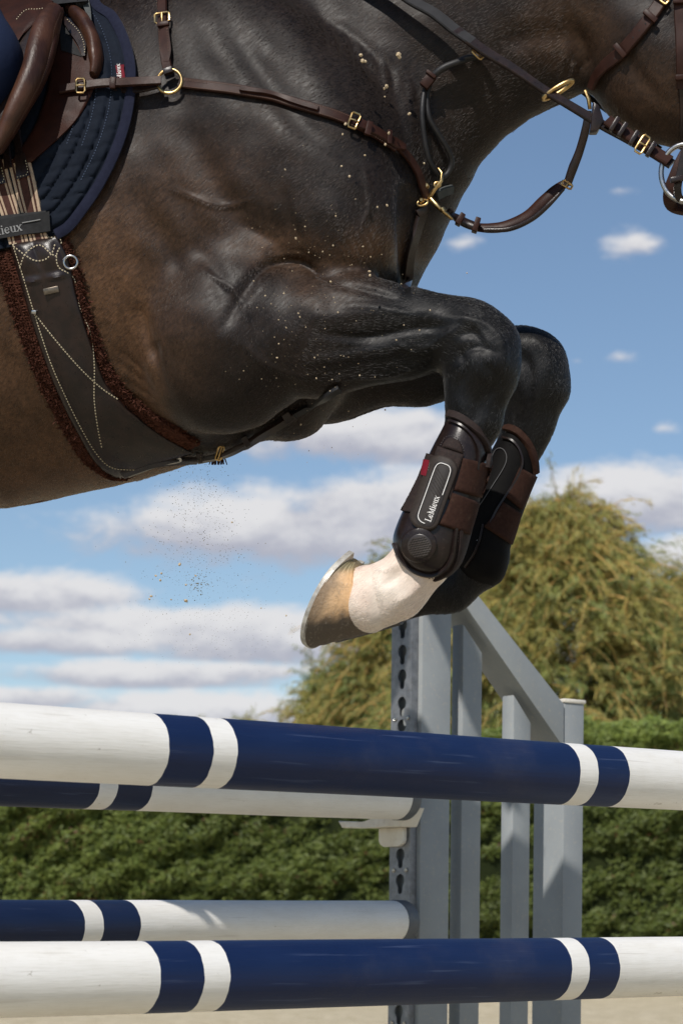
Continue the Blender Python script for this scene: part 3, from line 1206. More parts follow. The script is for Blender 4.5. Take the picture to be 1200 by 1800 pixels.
# smooth the steps of the grid away
E = np.vstack([Q[:, [0, 1]], Q[:, [1, 2]], Q[:, [2, 3]], Q[:, [3, 0]]])
deg = np.bincount(E[:, 0], minlength=len(V)) + np.bincount(E[:, 1], minlength=len(V))


def lap(X):
    o = np.zeros_like(X)
    for c in range(X.shape[1]):
        o[:, c] = np.bincount(E[:, 0], X[E[:, 1], c], len(X)) + np.bincount(E[:, 1], X[E[:, 0], c], len(X))
    return o / deg[:, None]


for lam in (.5, -.52) * 5:
    V = V + lam * (lap(V) - V)


def vnorm(V):
    n = np.cross(V[Q[:, 2]] - V[Q[:, 0]], V[Q[:, 3]] - V[Q[:, 1]])
    o = np.zeros_like(V)
    for c in range(3):
        for k in range(4):
            o[:, c] += np.bincount(Q[:, k], n[:, c], len(V))
    return o / np.maximum(np.linalg.norm(o, axis=1, keepdims=True), 1e-9)


Nn = vnorm(V)
if (Nn * (V - V.mean(0))).sum() < 0:
    Q = Q[:, ::-1]
    Nn = -Nn
vx, vy = PX(V)
offc = V[:, 1] - np.array([dc(q) for q in vx])
near = Nn[:, 1] < .25
nearleg = near & (offc < .02)


def pdist(path):
    """distance in photo pixels of every vertex from a polyline, and the place along it"""
    best = np.full(len(V), 1e9)
    par = np.zeros(len(V))
    side = np.zeros(len(V))
    n = len(path) - 1
    for i in range(n):
        a, b = np.array(path[i]), np.array(path[i + 1])
        ab = b - a
        tt = np.clip(((vx - a[0]) * ab[0] + (vy - a[1]) * ab[1]) / (ab @ ab), 0, 1)
        ex, ey = vx - (a[0] + ab[0] * tt), vy - (a[1] + ab[1] * tt)
        d = np.hypot(ex, ey)
        m_ = d < best
        best = np.where(m_, d, best)
        par = np.where(m_, (i + tt) / n, par)
        side = np.where(m_, np.sign(ab[0] * ey - ab[1] * ex), side)
    return best, par, side


disp = np.zeros(len(V))


def groove(path, wid, depth, ends=True, mask=None):
    p_ = [tuple(q) for q in spline(path, max(6, len(path) * 4))]
    d, s_, _ = pdist(p_)
    f_ = np.sin(np.pi * np.clip(s_, 0.02, .98)) ** .5 if ends else 1
    disp[:] -= np.where(nearleg if mask is None else mask, depth * np.exp(-(d / wid) ** 2) * f_, 0)


# muscle and skin relief of the side that faces the camera (depths in metres)
groove([(395, 575), (430, 510), (470, 468), (520, 458), (560, 478), (590, 492)], 9, .010)
groove([(480, 462), (530, 462), (575, 492)], 4, .006)
groove([(420, 545), (455, 500), (492, 476), (540, 470)], 4, .0035)
groove([(470, 445), (520, 440), (570, 465)], 6, .003)
groove([(560, 585), (640, 592), (720, 578), (790, 572)], 9, .008)
groove([(520, 632), (600, 628), (700, 612), (780, 612)], 9, -.005)
groove([(540, 560), (640, 552), (760, 548)], 12, -.004)
groove([(530, 610), (545, 560), (556, 530)], 4, .0022)
groove([(520, 650), (525, 610), (532, 580)], 4, .0018)
groove([(300, 150), (360, 280), (420, 380), (520, 420)], 30, .010)
groove([(420, 60), (500, 180), (590, 260), (680, 300)], 26, .008)
groove([(255, 360), (300, 440), (330, 520)], 22, .006)
groove([(330, 420), (380, 480), (400, 560)], 16, .005)
groove([(420, 390), (470, 420), (500, 440)], 10, .004)
groove([(500, 330), (510, 380), (530, 430)], 10, .004)
groove([(600, 70), (640, 110), (700, 190)], 8, .003)
groove([(560, 30), (620, 60), (680, 120)], 8, .0025)
groove([(690, 95), (700, 180), (716, 260)], 10, .003)
groove([(705, 330), (708, 420), (712, 515)], 8, .012)
groove([(590, 500), (640, 510), (700, 525)], 6, .006)
groove([(800, 545), (835, 570), (860, 610)], 8, -.003)
groove([(790, 640), (830, 610), (880, 620)], 7, .004)
groove([(800, 612), (815, 640), (808, 680)], 6, .004)
groove([(1000, 20), (1020, 80), (1034, 140)], 16, .010, mask=near)
groove([(1090, 60), (1120, 130), (1180, 190)], 14, .004, mask=near)
groove([(860, 90), (950, 60), (1030, 80)], 22, .006, mask=near)
groove([(1010, 140), (1020, 120), (1034, 100)], 5, .003, mask=near)
groove([(990, 145), (1000, 115), (1012, 90)], 5, .003, mask=near)
for i in range(9):     # skin wrinkles on the neck and breast
    x0_, y0_ = 560 + 22 * i, 20 + 14 * i
    groove([(x0_, y0_), (x0_ + 18, y0_ + 34), (x0_ + 22, y0_ + 74)], 5, .0020 + .0009 * (i % 3))
groove([(790, 556), (850, 566), (884, 600), (890, 650)], 7, -.004)
groove([(800, 590), (832, 584), (852, 610)], 7, .005)
groove([(850, 640), (872, 660), (862, 700)], 7, .004)
groove([(880, 600), (884, 640), (876, 680)], 5, -.003)
groove([(838, 690), (838, 715), (832, 745)], 8, .005)
groove([(806, 700), (812, 725), (808, 750)], 6, -.003)
groove([(725, 985), (700, 1010), (672, 1030)], 8, .005)
groove([(752, 1010), (722, 1042), (690, 1066)], 9, -.004)
groove([(700, 988), (680, 1000), (662, 998)], 7, -.004)
groove([(650, 985), (655, 1030), (668, 1090)], 7, .003)
groove([(866, 690), (860, 720), (850, 760)], 6, -.003)
far_ = near & ~nearleg & (vx > 880)
groove([(930, 590), (960, 615), (968, 660)], 8, -.003, mask=far_)
groove([(915, 620), (930, 650), (925, 700)], 10, .005, mask=far_)
groove([(945, 690), (935, 730), (925, 770)], 7, -.003, mask=far_)
for vein in ([(560, 672), (620, 664), (690, 660), (740, 640)], [(590, 540), (660, 540), (730, 556)], [(420, 600), (470, 640), (540, 668)], [(640, 300), (650, 360), (630, 410)],
             [(350, 470), (420, 520), (440, 590)], [(300, 330), (380, 360), (450, 350)], [(690, 600), (730, 620), (770, 600), (800, 575)]):
    groove(vein, 3.6, -.0040)
for i in range(6):     # folds over the breast and in front of the forearm
    groove([(580 + 14 * i, 420 - 4 * i), (604 + 12 * i, 452 - 2 * i), (612 + 14 * i, 486)], 4, .0016)
for i in range(5):     # wrinkles behind the elbow
    groove([(205 + 4 * i, 610 + 26 * i), (240 + 4 * i, 640 + 22 * i), (272 + 3 * i, 668 + 20 * i)], 5, .0016)
groove([(20, 745), (60, 730), (75, 770), (40, 790)], 6, .002)
rip = fbm(vx * .02, vy * .02, vx * 0, 1.2, 4, 4)
disp += np.where(near, .0022 * rip, 0)
V = V + Nn * disp[:, None]
for lam in (.4, -.42):
    V = V + lam * (lap(V) - V)
Nn = vnorm(V)
vx, vy = PX(V)


# pigment of the coat, stored on the vertices
def blob(cx, cy, rx, ry, ang=0.0, soft=1.0):
    c_, s_ = math.cos(R(ang)), math.sin(R(ang))
    u_ = ((vx - cx) * c_ + (vy - cy) * s_) / rx
    w_ = (-(vx - cx) * s_ + (vy - cy) * c_) / ry
    return np.exp(-(u_ * u_ + w_ * w_) ** 1.5 * soft)


def sstep(x, a, b):
    q = np.clip((x - a) / (b - a), 0, 1)
    return q * q * (3 - 2 * q)


mott = np.clip(.5 + .32 * fbm(vx * .012, vy * .012, vx * 0, 1.0, 5, 12), 0, 1)
BASE = np.array([.0110, .0072, .0056])
BROWN = np.array([.066, .0345, .018])
BLACK = np.array([.0040, .0038, .0040])
c_ = np.tile(BASE, (len(V), 1)) * (.8 + .4 * mott[:, None])
lum = lambda w_, col: c_ * (1 - w_[:, None]) + col * w_[:, None]
w_ = sstep(np.interp(vy, [300, 395, 475, 605, 715, 790], [215, 222, 252, 270, 292, 330]) - vx, -14, 10) * sstep(vy, 330, 560) * .95                 # belly and girth
c_ = lum(w_ * (.7 + .3 * mott), BROWN)
c_ = lum(sstep(vx, 40, -200) * .8, BROWN * .9)
c_ = lum(blob(190, 470, 90, 190, -20) * .65 * near, BROWN * 1.15)
c_ = lum(blob(330, 350, 190, 120, -25) * .40 * near * (.5 + mott), BROWN * .8)
c_ = lum(blob(500, 440, 85, 40, 10) * .55 * nearleg, BROWN * 1.0)
c_ = lum(blob(660, 465, 75, 60, -20) * .85 * near, BROWN * 1.15)
c_ = lum(blob(560, 520, 60, 26, 20) * .3 * near, BROWN)
c_ = lum(blob(1000, 60, 90, 70) * .55 * near, BROWN * .85)
c_ = lum(blob(1160, 180, 120, 90) * .55 * near, BROWN * .75)
c_ = lum(blob(330, 600, 50, 110) * .35 * near, BROWN * .7)
legd, legs_, _ = pdist([(640, 570), (800, 590), (850, 640), (835, 735), (750, 970)])
w_ = sstep(vx, 480, 720) * sstep(legd, 130, 95) * (offc < .04)
c_ = lum(w_, BLACK)
w_ = sstep(vx, 640, 820) * (offc > .04) * (vy > 500)
c_ = lum(w_, BLACK)
# white sock of the near fore, from the boot down
sock = (offc < .04) & (vy > 900) & (vx < 830)
qx = (vx - 752) * -.80 + (vy - 985) * .60
pink = np.clip(.5 + .4 * fbm(vx * .03, vy * .03, vx * 0, 1.0, 4, 31), 0, 1)[:, None]
wcol = np.array([.74, .65, .56]) * (1 - pink) + np.array([.66, .51, .42]) * pink
w_ = sstep(qx, -30, -10) * sock
c_ = lum(w_ * .97, wcol)
c_ = c_ * (1 + .10 * rng.normal(size=(len(V), 1)) * (c_.max(1, keepdims=True) < .3))
c_ = np.clip(c_, .003, 1)


def coat_mat():
    m_ = bpy.data.materials.new('horse_coat')
    m_.use_nodes = True
    k = NT(m_.node_tree)
    b = k.n('ShaderNodeBsdfPrincipled')
    o = k.n('ShaderNodeOutputMaterial')
    k.put(o.inputs[0], b.outputs[0])
    co = k.n('ShaderNodeTexCoord').outputs['Object']
    at = k.n('ShaderNodeVertexColor', layer_name='Col').outputs[0]
    rot = k.n('ShaderNodeMapping')
    k.put(rot.inputs['Vector'], co)
    rot.inputs['Rotation'].default_value = (0, R(38), 0)
    wob = k.noise(co, 6, 3, .5)
    wv = k.n('ShaderNodeVectorMath', operation='MULTIPLY_ADD')
    k.put(wv.inputs[0], k.n('ShaderNodeTexNoise').outputs['Color'])
    k.put(wv.inputs[1], (.05, .05, .05))
    k.put(wv.inputs[2], rot.outputs[0])
    hair = k.noise(k.scale(wv.outputs[0], (130, 420, 520)), 1.0, 3, .65)
    hair2 = k.noise(k.scale(wv.outputs[0], (60, 190, 230)), 1.0, 4, .6)
    clump = k.noise(co, 30, 6, .6)
    f = k.m('ADD', k.m('MULTIPLY', hair, .6), k.m('MULTIPLY', hair2, .5))
    v_ = k.ss(f, .32, .78, .55, 1.7)
    v_ = k.m('MULTIPLY', v_, k.ss(clump, .3, .7, .8, 1.2))
    sg = k.n('ShaderNodeSeparateColor')
    k.put(sg.inputs[0], at)
    pale = k.ss(sg.outputs[1], .1, .35, 0, .78)
    v_ = k.m('ADD', k.m('MULTIPLY', v_, k.m('SUBTRACT', 1.0, pale)), pale)
    sc = k.n('ShaderNodeVectorMath', operation='SCALE')
    k.put(sc.inputs[0], at)
    k.put(sc.inputs['Scale'], v_)
    k.put(b.inputs['Base Color'], sc.outputs[0])
    k.put(b.inputs['Roughness'], k.ss(hair2, .3, .7, .40, .54))
    b.inputs['Specular IOR Level'].default_value = .19
    b.inputs['Sheen Weight'].default_value = .05
    b.inputs['Sheen Roughness'].default_value = .35
    b.inputs['Anisotropic'].default_value = .4
    bp = k.n('ShaderNodeBump')
    k.put(bp.inputs['Strength'], k.m('SUBTRACT', .5, k.m('MULTIPLY', pale, .5)))
    bp.inputs['Distance'].default_value = .0010
    k.put(bp.inputs['Height'], k.m('ADD', k.m('MULTIPLY', hair, .55), k.m('ADD', k.m('MULTIPLY', hair2, .8), k.m('MULTIPLY', clump, .5))))
    k.put(b.inputs['Normal'], bp.outputs[0])
    return m_


COAT = coat_mat()
horse = empty('horse', H(200, 870), 'dark bay horse in mid jump over the poles, forelegs folded, one white sock', 'horse')


def fast_mesh(name, V, Q, material, parent, col=None):
    me = bpy.data.meshes.new(name)
    v = V - np.array(parent.location) if parent is not None else V
    me.vertices.add(len(v))
    me.vertices.foreach_set('co', v.astype(np.float32).ravel())
    me.loops.add(4 * len(Q))
    me.loops.foreach_set('vertex_index', Q.astype(np.int32).ravel())
    me.polygons.add(len(Q))
    me.polygons.foreach_set('loop_start', np.arange(0, 4 * len(Q), 4, dtype=np.int32))
    me.polygons.foreach_set('loop_total', np.full(len(Q), 4, np.int32))
    me.polygons.foreach_set('use_smooth', np.ones(len(Q), bool))
    me.update(calc_edges=True)
    me.validate()
    if col is not None:
        ca = me.color_attributes.new('Col', 'FLOAT_COLOR', 'POINT')
        c4 = np.ones((len(v), 4), np.float32)
        c4[:, :3] = col
        ca.data.foreach_set('color', c4.ravel())
    me.materials.append(material)
    o = bpy.data.objects.new(name, me)
    COL.objects.link(o)
    if parent is not None:
        o.parent = parent
        o['wloc'] = list(parent.location)
    return o


body = fast_mesh('body', V, Q, COAT, horse, c_)
BV = BVHTree.FromPolygons([Vector(q) for q in V], [tuple(int(i) for i in q) for q in Q])
CAMP = Vector((0, 0, CH))


def hit(px, py, tree=None):
    """where the ray of a photo pixel meets the body (or another surface)"""
    d = P(px, py, 1.0) - CAMP
    d.normalize()
    loc, n, i, _ = (tree or BV).ray_cast(CAMP, d)
    if loc is None:
        return None
    if n.dot(d) > 0:
        n = -n
    return loc, n


# short summer coat: fine hairs lying along the lie of the coat
def coat_hairs(n, ln, rad):
    tri = np.vstack([Q[:, [0, 1, 2]], Q[:, [0, 2, 3]]])
    cen_ = V[tri].mean(1)
    cx_, cy_ = PX(cen_)
    fn = np.cross(V[tri[:, 1]] - V[tri[:, 0]], V[tri[:, 2]] - V[tri[:, 0]])
    ar = np.linalg.norm(fn, axis=1)
    see = (cx_ > -90) & (cx_ < 1290) & (cy_ > -90) & (cy_ < 1150) & (fn[:, 1] / np.maximum(ar, 1e-12) < .85)
    white_ = c_[tri[:, 0]].max(1) > .3
    pr = ar * see * (1 + .7 * white_)
    r_ = np.random.default_rng(3)
    ti = r_.choice(len(tri), n, p=pr / pr.sum())
    u_, w_ = r_.uniform(size=n), r_.uniform(size=n)
    fl = u_ + w_ > 1
    u_[fl], w_[fl] = 1 - u_[fl], 1 - w_[fl]
    bw = np.stack([1 - u_ - w_, u_, w_], 1)[:, :, None]
    pos = (V[tri[ti]] * bw).sum(1)
    nr_ = (Nn[tri[ti]] * bw).sum(1)
    nr_ /= np.linalg.norm(nr_, axis=1, keepdims=True)
    col_ = (c_[tri[ti]] * bw).sum(1)
    hx, hy = PX(pos)
    # lie of the coat: back and down over the trunk, along the limbs towards the hoof
    swirl = fbm(hx * .006, hy * .006, hx * 0, 1.0, 3, 8)
    ang = R(58) + .45 * swirl
    dirx, dirz = -np.cos(ang), -np.sin(ang)
    path = spline([(430, 600), (600, 590), (760, 588), (835, 606), (855, 660), (830, 745), (790, 860), (745, 980), (690, 1040), (620, 1060)], 60)
    dd = np.full(n, 1e9)
    tx, tz = np.zeros(n), np.zeros(n)
    for i in range(len(path) - 1):
        e = np.hypot(hx - path[i, 0], hy - path[i, 1])
        m_ = e < dd
        dd = np.where(m_, e, dd)
        sg = path[i + 1] - path[i]
        sg = sg / np.hypot(*sg)
        tx, tz = np.where(m_, sg[0], tx), np.where(m_, -sg[1], tz)
    wl = sstep(dd, 170, 60) * sstep(hx, 400, 620)
    far = (hx > 560) & ((hx - 880) * .9 + (hy - 560) * .2 > 0) & (hy > 540)
    wl = np.where(far, 1, wl)
    tx, tz = np.where(far & (hy > 660), -.25, tx), np.where(far & (hy > 660), -.97, tz)
    dx_, dz_ = dirx * (1 - wl) + tx * wl, dirz * (1 - wl) + tz * wl
    D_ = np.stack([dx_, r_.normal(0, .12, n), dz_], 1) + r_.normal(0, .12, (n, 3))
    D_ -= nr_ * (D_ * nr_).sum(1, keepdims=True)
    D_ /= np.maximum(np.linalg.norm(D_, axis=1, keepdims=True), 1e-6)
    lift = r_.uniform(.04, .22, (n, 1)) * np.where(((col_.max(1) > .3))[:, None], .5, 1)
    L = ln * r_.uniform(.6, 1.25, (n, 1)) * np.where(((col_.max(1) > .3))[:, None], 1.3, 1)
    base = pos - nr_ * .0006
    p1 = base + D_ * L * .5 + nr_ * L * lift * .55
    p2 = base + D_ * L + nr_ * L * lift * .62
    pts = np.stack([base, p1, p2], 1).astype(np.float32) - np.array(horse.location, np.float32)
    hc = bpy.data.hair_curves.new('coat_hair')
    hc.add_curves([3] * n)
    hc.attributes['position'].data.foreach_set('vector', pts.ravel())
    ra = hc.attributes.new('radius', 'FLOAT', 'POINT') if 'radius' not in hc.attributes else hc.attributes['radius']
    ra.data.foreach_set('value', np.tile(np.array([rad, rad * .9, rad * .25], np.float32), n))
    at = hc.attributes.new('Col', 'FLOAT_COLOR', 'CURVE')
    cc = np.ones((n, 4), np.float32)
    cc[:, :3] = np.clip(col_ * r_.uniform(.55, 1.6, (n, 1)), .002, .9)
    at.data.foreach_set('color', cc.ravel())
    m_ = bpy.data.materials.new('coat_hair')
    m_.use_nodes = True
    k = NT(m_.node_tree)
    o = k.n('ShaderNodeOutputMaterial')
    b = k.n('ShaderNodeBsdfHairPrincipled')
    b.parametrization = 'COLOR'
    k.put(b.inputs['Color'], k.n('ShaderNodeAttribute', attribute_name='Col').outputs[0])
    b.inputs['Roughness'].default_value = HAIR_ROUGH
    b.inputs['Radial Roughness'].default_value = .45
    b.inputs['Random Roughness'].default_value = .3
    b.inputs['IOR'].default_value = 1.48
    k.put(o.inputs[0], b.outputs[0])
    hc.materials.append(m_)
    ob = bpy.data.objects.new('coat_hair', hc)
    COL.objects.link(ob)
    ob.parent = horse
    ob['kind'] = 'stuff'


HAIR_ROUGH = .25
coat_hairs(540000, .0078, .000150)

# hoof of the near fore, with its shoe: toe down left, sole turned away to the left
dn = dc(600) + NO
def hoof_mat():
    m_ = bpy.data.materials.new('hoof_horn')
    m_.use_nodes = True
    k = NT(m_.node_tree)
    b = k.n('ShaderNodeBsdfPrincipled')
    o = k.n('ShaderNodeOutputMaterial')
    k.put(o.inputs[0], b.outputs[0])
    co = k.n('ShaderNodeTexCoord').outputs['Object']
    at = k.n('ShaderNodeVertexColor', layer_name='Col').outputs[0]
    st = k.noise(k.scale(co, (40, 40, 40)), 1.0, 6, .7)
    st2 = k.noise(k.scale(co, (240, 60, 190)), 1.0, 4, .6)
    c = k.mix(k.ss(st, .48, .70, 0, .45), at, (.12, .09, .06))
    c = k.mix(k.ss(st2, .55, .75, 0, .35), c, (.40, .36, .30))
    k.put(b.inputs['Base Color'], c)
    b.inputs['Roughness'].default_value = .62
    bp = k.n('ShaderNodeBump')
    bp.inputs['Strength'].default_value = .6
    bp.inputs['Distance'].default_value = .002
    k.put(bp.inputs['Height'], k.m('ADD', st2, st))
    k.put(b.inputs['Normal'], bp.outputs[0])
    return m_


HORN = hoof_mat()
T_ = P(541, 1137, dn + .005)                 # toe at the ground side
HN = P(592, 990, dn - .055)                  # near heel
HF = P(672, 960, dn + .05)                  # far heel
sole_c = (T_ * .5 + (HN + HF) * .25)
ax_t = (T_ - (HN + HF) * .5)
hl = ax_t.length / 2
ax_t.normalize()
ax_s = (HF - HN)
ax_s = ax_s - ax_t * ax_s.dot(ax_t)
ax_s.normalize()
nrm_s = ax_t.cross(ax_s)
if nrm_s.x > 0:
    nrm_s = -nrm_s                           # out of the sole
cor_c = P(640, 1050, dn)
ct, cb = P(628, 988, dn - .02), P(650, 1113, dn - .01)
cax_t = (cb - ct).normalized()
crad = (cb - ct).length / 2 * 1.02
cax_s = ax_s - cax_t * ax_s.dot(cax_t)
cax_s.normalize()
rings = 9
seg = 40
hv, hf, hcol = [], [], []
for i in range(rings + 1):
    q = i / rings
    for k in range(seg):
        a = 2 * math.pi * k / seg
        ca, sa = math.cos(a), math.sin(a)
        squ = 1.0 - .12 * max(0, -ca)
        g = sole_c + ax_t * (hl * ca * squ) + ax_s * (.0635 * sa * (1 - .10 * max(0, -ca)))
        c = cor_c + cax_t * (crad * ca * 1.0) + cax_s * (.053 * sa)
        p = c.lerp(g, q)
        p += (p - sole_c.lerp(cor_c, .5)).normalized() * (.0010 * math.sin(q * 26))
        hv.append(p)
        x_, y_ = PX(np.array([p]))
        x_, y_ = x_[0], y_[0]
        tan_ = np.array([.70, .42, .20])
        pale = np.array([.44, .37, .28])
        dark = np.array([.040, .036, .033])
        grn = np.array([.16, .17, .10])
        cc = tan_ * (1 - .5 * q) + pale * .5 * q
        wd = max(.92 * sstep(np.array(y_ + .16 * (x_ - 554) + 5 * math.sin(x_ * .4)), 1074, 1100), .55 * sstep(np.array(x_ + .42 * (y_ - 1100)), 566, 548))
        wg = sstep(np.array(y_), 1012, 995) * .8
        cc = cc * (1 - wg) + grn * wg
        cc = cc * (1 - wd) + dark * wd
        hcol.append(cc)
for i in range(rings):
    for k in range(seg):
        hf.append((i * seg + k, i * seg + (k + 1) % seg, (i + 1) * seg + (k + 1) % seg, (i + 1) * seg + k))
hf.append([rings * seg + k for k in range(seg)])
hf.append(list(range(seg)))
ho_ = build('hoof', hv, hf, HORN, horse)
ho_['label'] = 'tan shod hoof with a dark toe below the white sock'
ca = ho_.data.color_attributes.new('Col', 'FLOAT_COLOR', 'POINT')
for i, cc in enumerate(hcol):
    ca.data[i].color = (*cc, 1)
bm = bmesh.new()
bm.from_mesh(ho_.data)
bmesh.ops.recalc_face_normals(bm, faces=bm.faces)
bm.to_mesh(ho_.data)
bm.free()
ho_.data.set_sharp_from_angle(angle=R(50))
SHOE = mat('worn_shoe', (.50, .48, .43), .5, .5, (.30, .28, .25), 60, metal=.35, bump=.5, bscale=200, dust=(.45, .38, .28), dustamt=.6, dscale=90)
mb = MB()
pts, nn, ww = [], [], []
for a in np.linspace(R(-158), R(158), 34):
    ca_, sa_ = math.cos(a), math.sin(a)
    squ = 1.0 - .12 * max(0, -ca_)
    p = sole_c + ax_t * (hl * ca_ * squ * .955) + ax_s * (.0635 * sa_ * .90)
    if abs(a) > R(135):
        p += -ax_t * .010 * (abs(a) - R(135)) / R(23)
    pts.append(p)
    nn.append(nrm_s)
    ww.append(.010)
mb.ribbon(pts, nn, ww, .0075, lift=.001, edge=.2)
mb.make('horseshoe', SHOE, ho_)
# the far fore's dark hoof, behind
fh = P(660, 1066, dc(660) + FO)
mb = MB()
fa = (P(600, 1076, dc(600) + FO) - P(690, 1062, dc(690) + FO)).normalized()
fb0 = P(700, 1058, dc(700) + FO)
mb.tube([fb0, fb0 + fa * .06, fb0 + fa * .12], [.040, .048, .054], 24)
fo = mb.make('hoof', HORN, horse)
fo['label'] = 'dark hoof of the farther foreleg behind the pale one'
ca = fo.data.color_attributes.new('Col', 'FLOAT_COLOR', 'POINT')
for i in range(len(fo.data.vertices)):
    ca.data[i].color = (.035, .03, .028, 1)
print('horse', round(time.time() - T0, 1))

# ------------------------------------------------------------------ helpers for tack that lies on the body
PXM_ = F / 3.7                     # photo pixels per metre at the horse's flank


def surf(px, py, tree=None):
    h = hit(px, py, tree)
    k = 1
    while h is None and k < 40:
        for ex, ey in ((0, 6 * k), (-6 * k, 0), (6 * k, 0), (0, -6 * k)):
            h = hit(px + ex, py + ey, tree)
            if h:
                d = h[0].y
                return P(px, py, d), h[1]
        k += 1
    return h if h else (P(px, py, 3.5), Vector((0, -1, 0)))


def raise_(p, m_, off):
    """lift off the body: first along its normal, further out square to the flank"""
    a = min(off, .008)
    return p + m_ * a + (CAMP - p).normalized() * (off - a)


def lay(path, n, off=0.0, tree=None, smooth=3, closed=False):
    """points and outward normals along a pixel path laid on a surface; a third number in the path is an own depth"""
    full = all(len(q) > 2 for q in path)
    s_ = spline(path if full else [q[:2] for q in path], n, closed)
    pts, nn = [], []
    for q in s_:
        if full:
            pts.append(P(q[0], q[1], q[2]))
            nn.append(Vector((0, -1, 0)))
        else:
            p, m_ = surf(q[0], q[1], tree)
            pts.append(p)
            nn.append(m_)
    for _ in range(smooth):
        m2, p2 = list(nn), [p.y for p in pts]
        for i in range(len(nn)):
            a, b = max(i - 1, 0), min(i + 1, len(nn) - 1)
            m2[i] = (nn[a] + nn[i] * 2 + nn[b]).normalized()
            p2[i] = (pts[a].y + 2 * pts[i].y + pts[b].y) / 4
        nn = m2
        if not full:
            pts = [P(q[0], q[1], d) for q, d in zip(s_, p2)]
    pts = [raise_(p, m_, off) for p, m_ in zip(pts, nn)]
    return pts, nn


def strap(name, path, wpx, th, material, parent, off=0.002, n=None, tree=None, label=None, taper=None):
    L = sum(math.hypot(a[0] - b[0], a[1] - b[1]) for a, b in zip(path[:-1], path[1:]))
    n = n or max(6, int(L / 7))
    pts, nn = lay(path, n, off, tree)
    w = wpx / PXM_
    ws = [w] * n
    if taper:
        ws = [w * f_ for f_ in np.interp(np.linspace(0, 1, n), [q[0] for q in taper], [q[1] for q in taper])]
    o = MB().ribbon(pts, nn, ws, th).make(name, material, parent)
    if label:
        o['label'] = label
    return o


def stitches(path, material, parent, off, tree=None, step=5.0, ln=3.2, w=.0011, name='stitching'):
    L = sum(math.hypot(a[0] - b[0], a[1] - b[1]) for a, b in zip(path[:-1], path[1:]))
    n = max(3, int(L / step))
    pts, nn = lay(path, n, off, tree)
    v, f = [], []
    for i in range(n - 1):
        tg = (pts[i + 1] - pts[i])
        tg.normalize()
        sd = tg.cross(nn[i]).normalized()
        a = pts[i] - tg * (ln / PXM_ / 2)
        b = pts[i] + tg * (ln / PXM_ / 2)
        o = len(v)
        up = nn[i] * .0009
        v += [a - sd * w, a + sd * w, b + sd * w, b - sd * w, (a + b) / 2 - sd * w * .4 + up, (a + b) / 2 + sd * w * .4 + up]
        f += [(o, o + 4, o + 5, o + 1), (o + 1, o + 5, o + 2), (o + 2, o + 5, o + 4, o + 3), (o + 3, o + 4, o)]
    o = build(name, v, f, material, parent, True)
    o['kind'] = 'stuff'
    return o


def patch(name, A, B, nu, nv, off, material, parent, skirt=-.001, tree=None, u_edge=True, smooth=1):
    """panel between two pixel curves; off(u, v, px, py) is its height over the body"""
    a, b = spline(A, nv + 1), spline(B, nv + 1)
    g = np.zeros((nv + 1, nu + 1, 2))
    for i in range(nu + 1):
        g[:, i] = a * (1 - i / nu) + b * (i / nu)
    dep = np.zeros((nv + 1, nu + 1))
    nm = np.zeros((nv + 1, nu + 1, 3))
    for j in range(nv + 1):
        for i in range(nu + 1):
            p, m_ = surf(g[j, i, 0], g[j, i, 1], tree)
            dep[j, i] = p.y
            nm[j, i] = m_
    for _ in range(smooth):
        for A_ in (dep, nm):
            pad = np.pad(A_, ((1, 1), (1, 1)) + ((0, 0),) * (A_.ndim - 2), mode='edge')
            A_[:] = (pad[1:-1, 1:-1] * 4 + pad[:-2, 1:-1] + pad[2:, 1:-1] + pad[1:-1, :-2] + pad[1:-1, 2:]) / 8
    v, f = [], []
    idx = lambda j, i: j * (nu + 1) + i
    low = []
    for j in range(nv + 1):
        for i in range(nu + 1):
            p = P(g[j, i, 0], g[j, i, 1], dep[j, i])
            m_ = Vector(nm[j, i]).normalized()
            v.append(raise_(p, m_, off(i / nu, j / nv, g[j, i, 0], g[j, i, 1])))
            low.append(raise_(p, m_, skirt))
    for j in range(nv):
        for i in range(nu):
            f.append((idx(j, i), idx(j, i + 1), idx(j + 1, i + 1), idx(j + 1, i)))
    ring = [idx(0, i) for i in range(nu)] + [idx(j, nu) for j in range(nv)] + [idx(nv, i) for i in range(nu, 0, -1)] + [idx(j, 0) for j in range(nv, 0, -1)]
    base = len(v)
    for q in ring:
        v.append(low[q])
    m_ = len(ring)
    for k in range(m_):
        f.append((ring[k], base + k, base + (k + 1) % m_, ring[(k + 1) % m_]))
    vv, ff = orient(v, f)
    o = build(name, vv, ff, material, parent)
    o.data.set_sharp_from_angle(angle=R(60))
    tr = BVHTree.FromPolygons([Vector(q) for q in v], f)
    return o, tr


def rim(u, v, wu=.06, wv=.03, r_=.4):
    """1 inside a panel, falling off near its border, so that edges are rounded"""
    e = min(u / wu, (1 - u) / wu, v / wv, (1 - v) / wv, 1.0)
    return r_ + (1 - r_) * math.sqrt(max(0, 1 - (1 - max(e, 0)) ** 2))


def frame_at(px, py, tx, ty, off=0.004, tree=None, d=None):
    """origin, along, across, outward at a pixel; (tx, ty) is the picture direction of 'along'"""
    if d is None:
        p, n = surf(px, py, tree)
        q, _ = surf(px + tx * 6, py + ty * 6, tree)
    else:
        p, q, n = P(px, py, d), P(px + tx * 6, py + ty * 6, d), Vector((0, -1, 0))
    n = (n + Vector((0, -1.2, 0))).normalized()
    tg = q - p
    tg = tg - n * tg.dot(n)
    tg.normalize()
    sd = n.cross(tg)
    return raise_(p, n, off), tg, sd, n


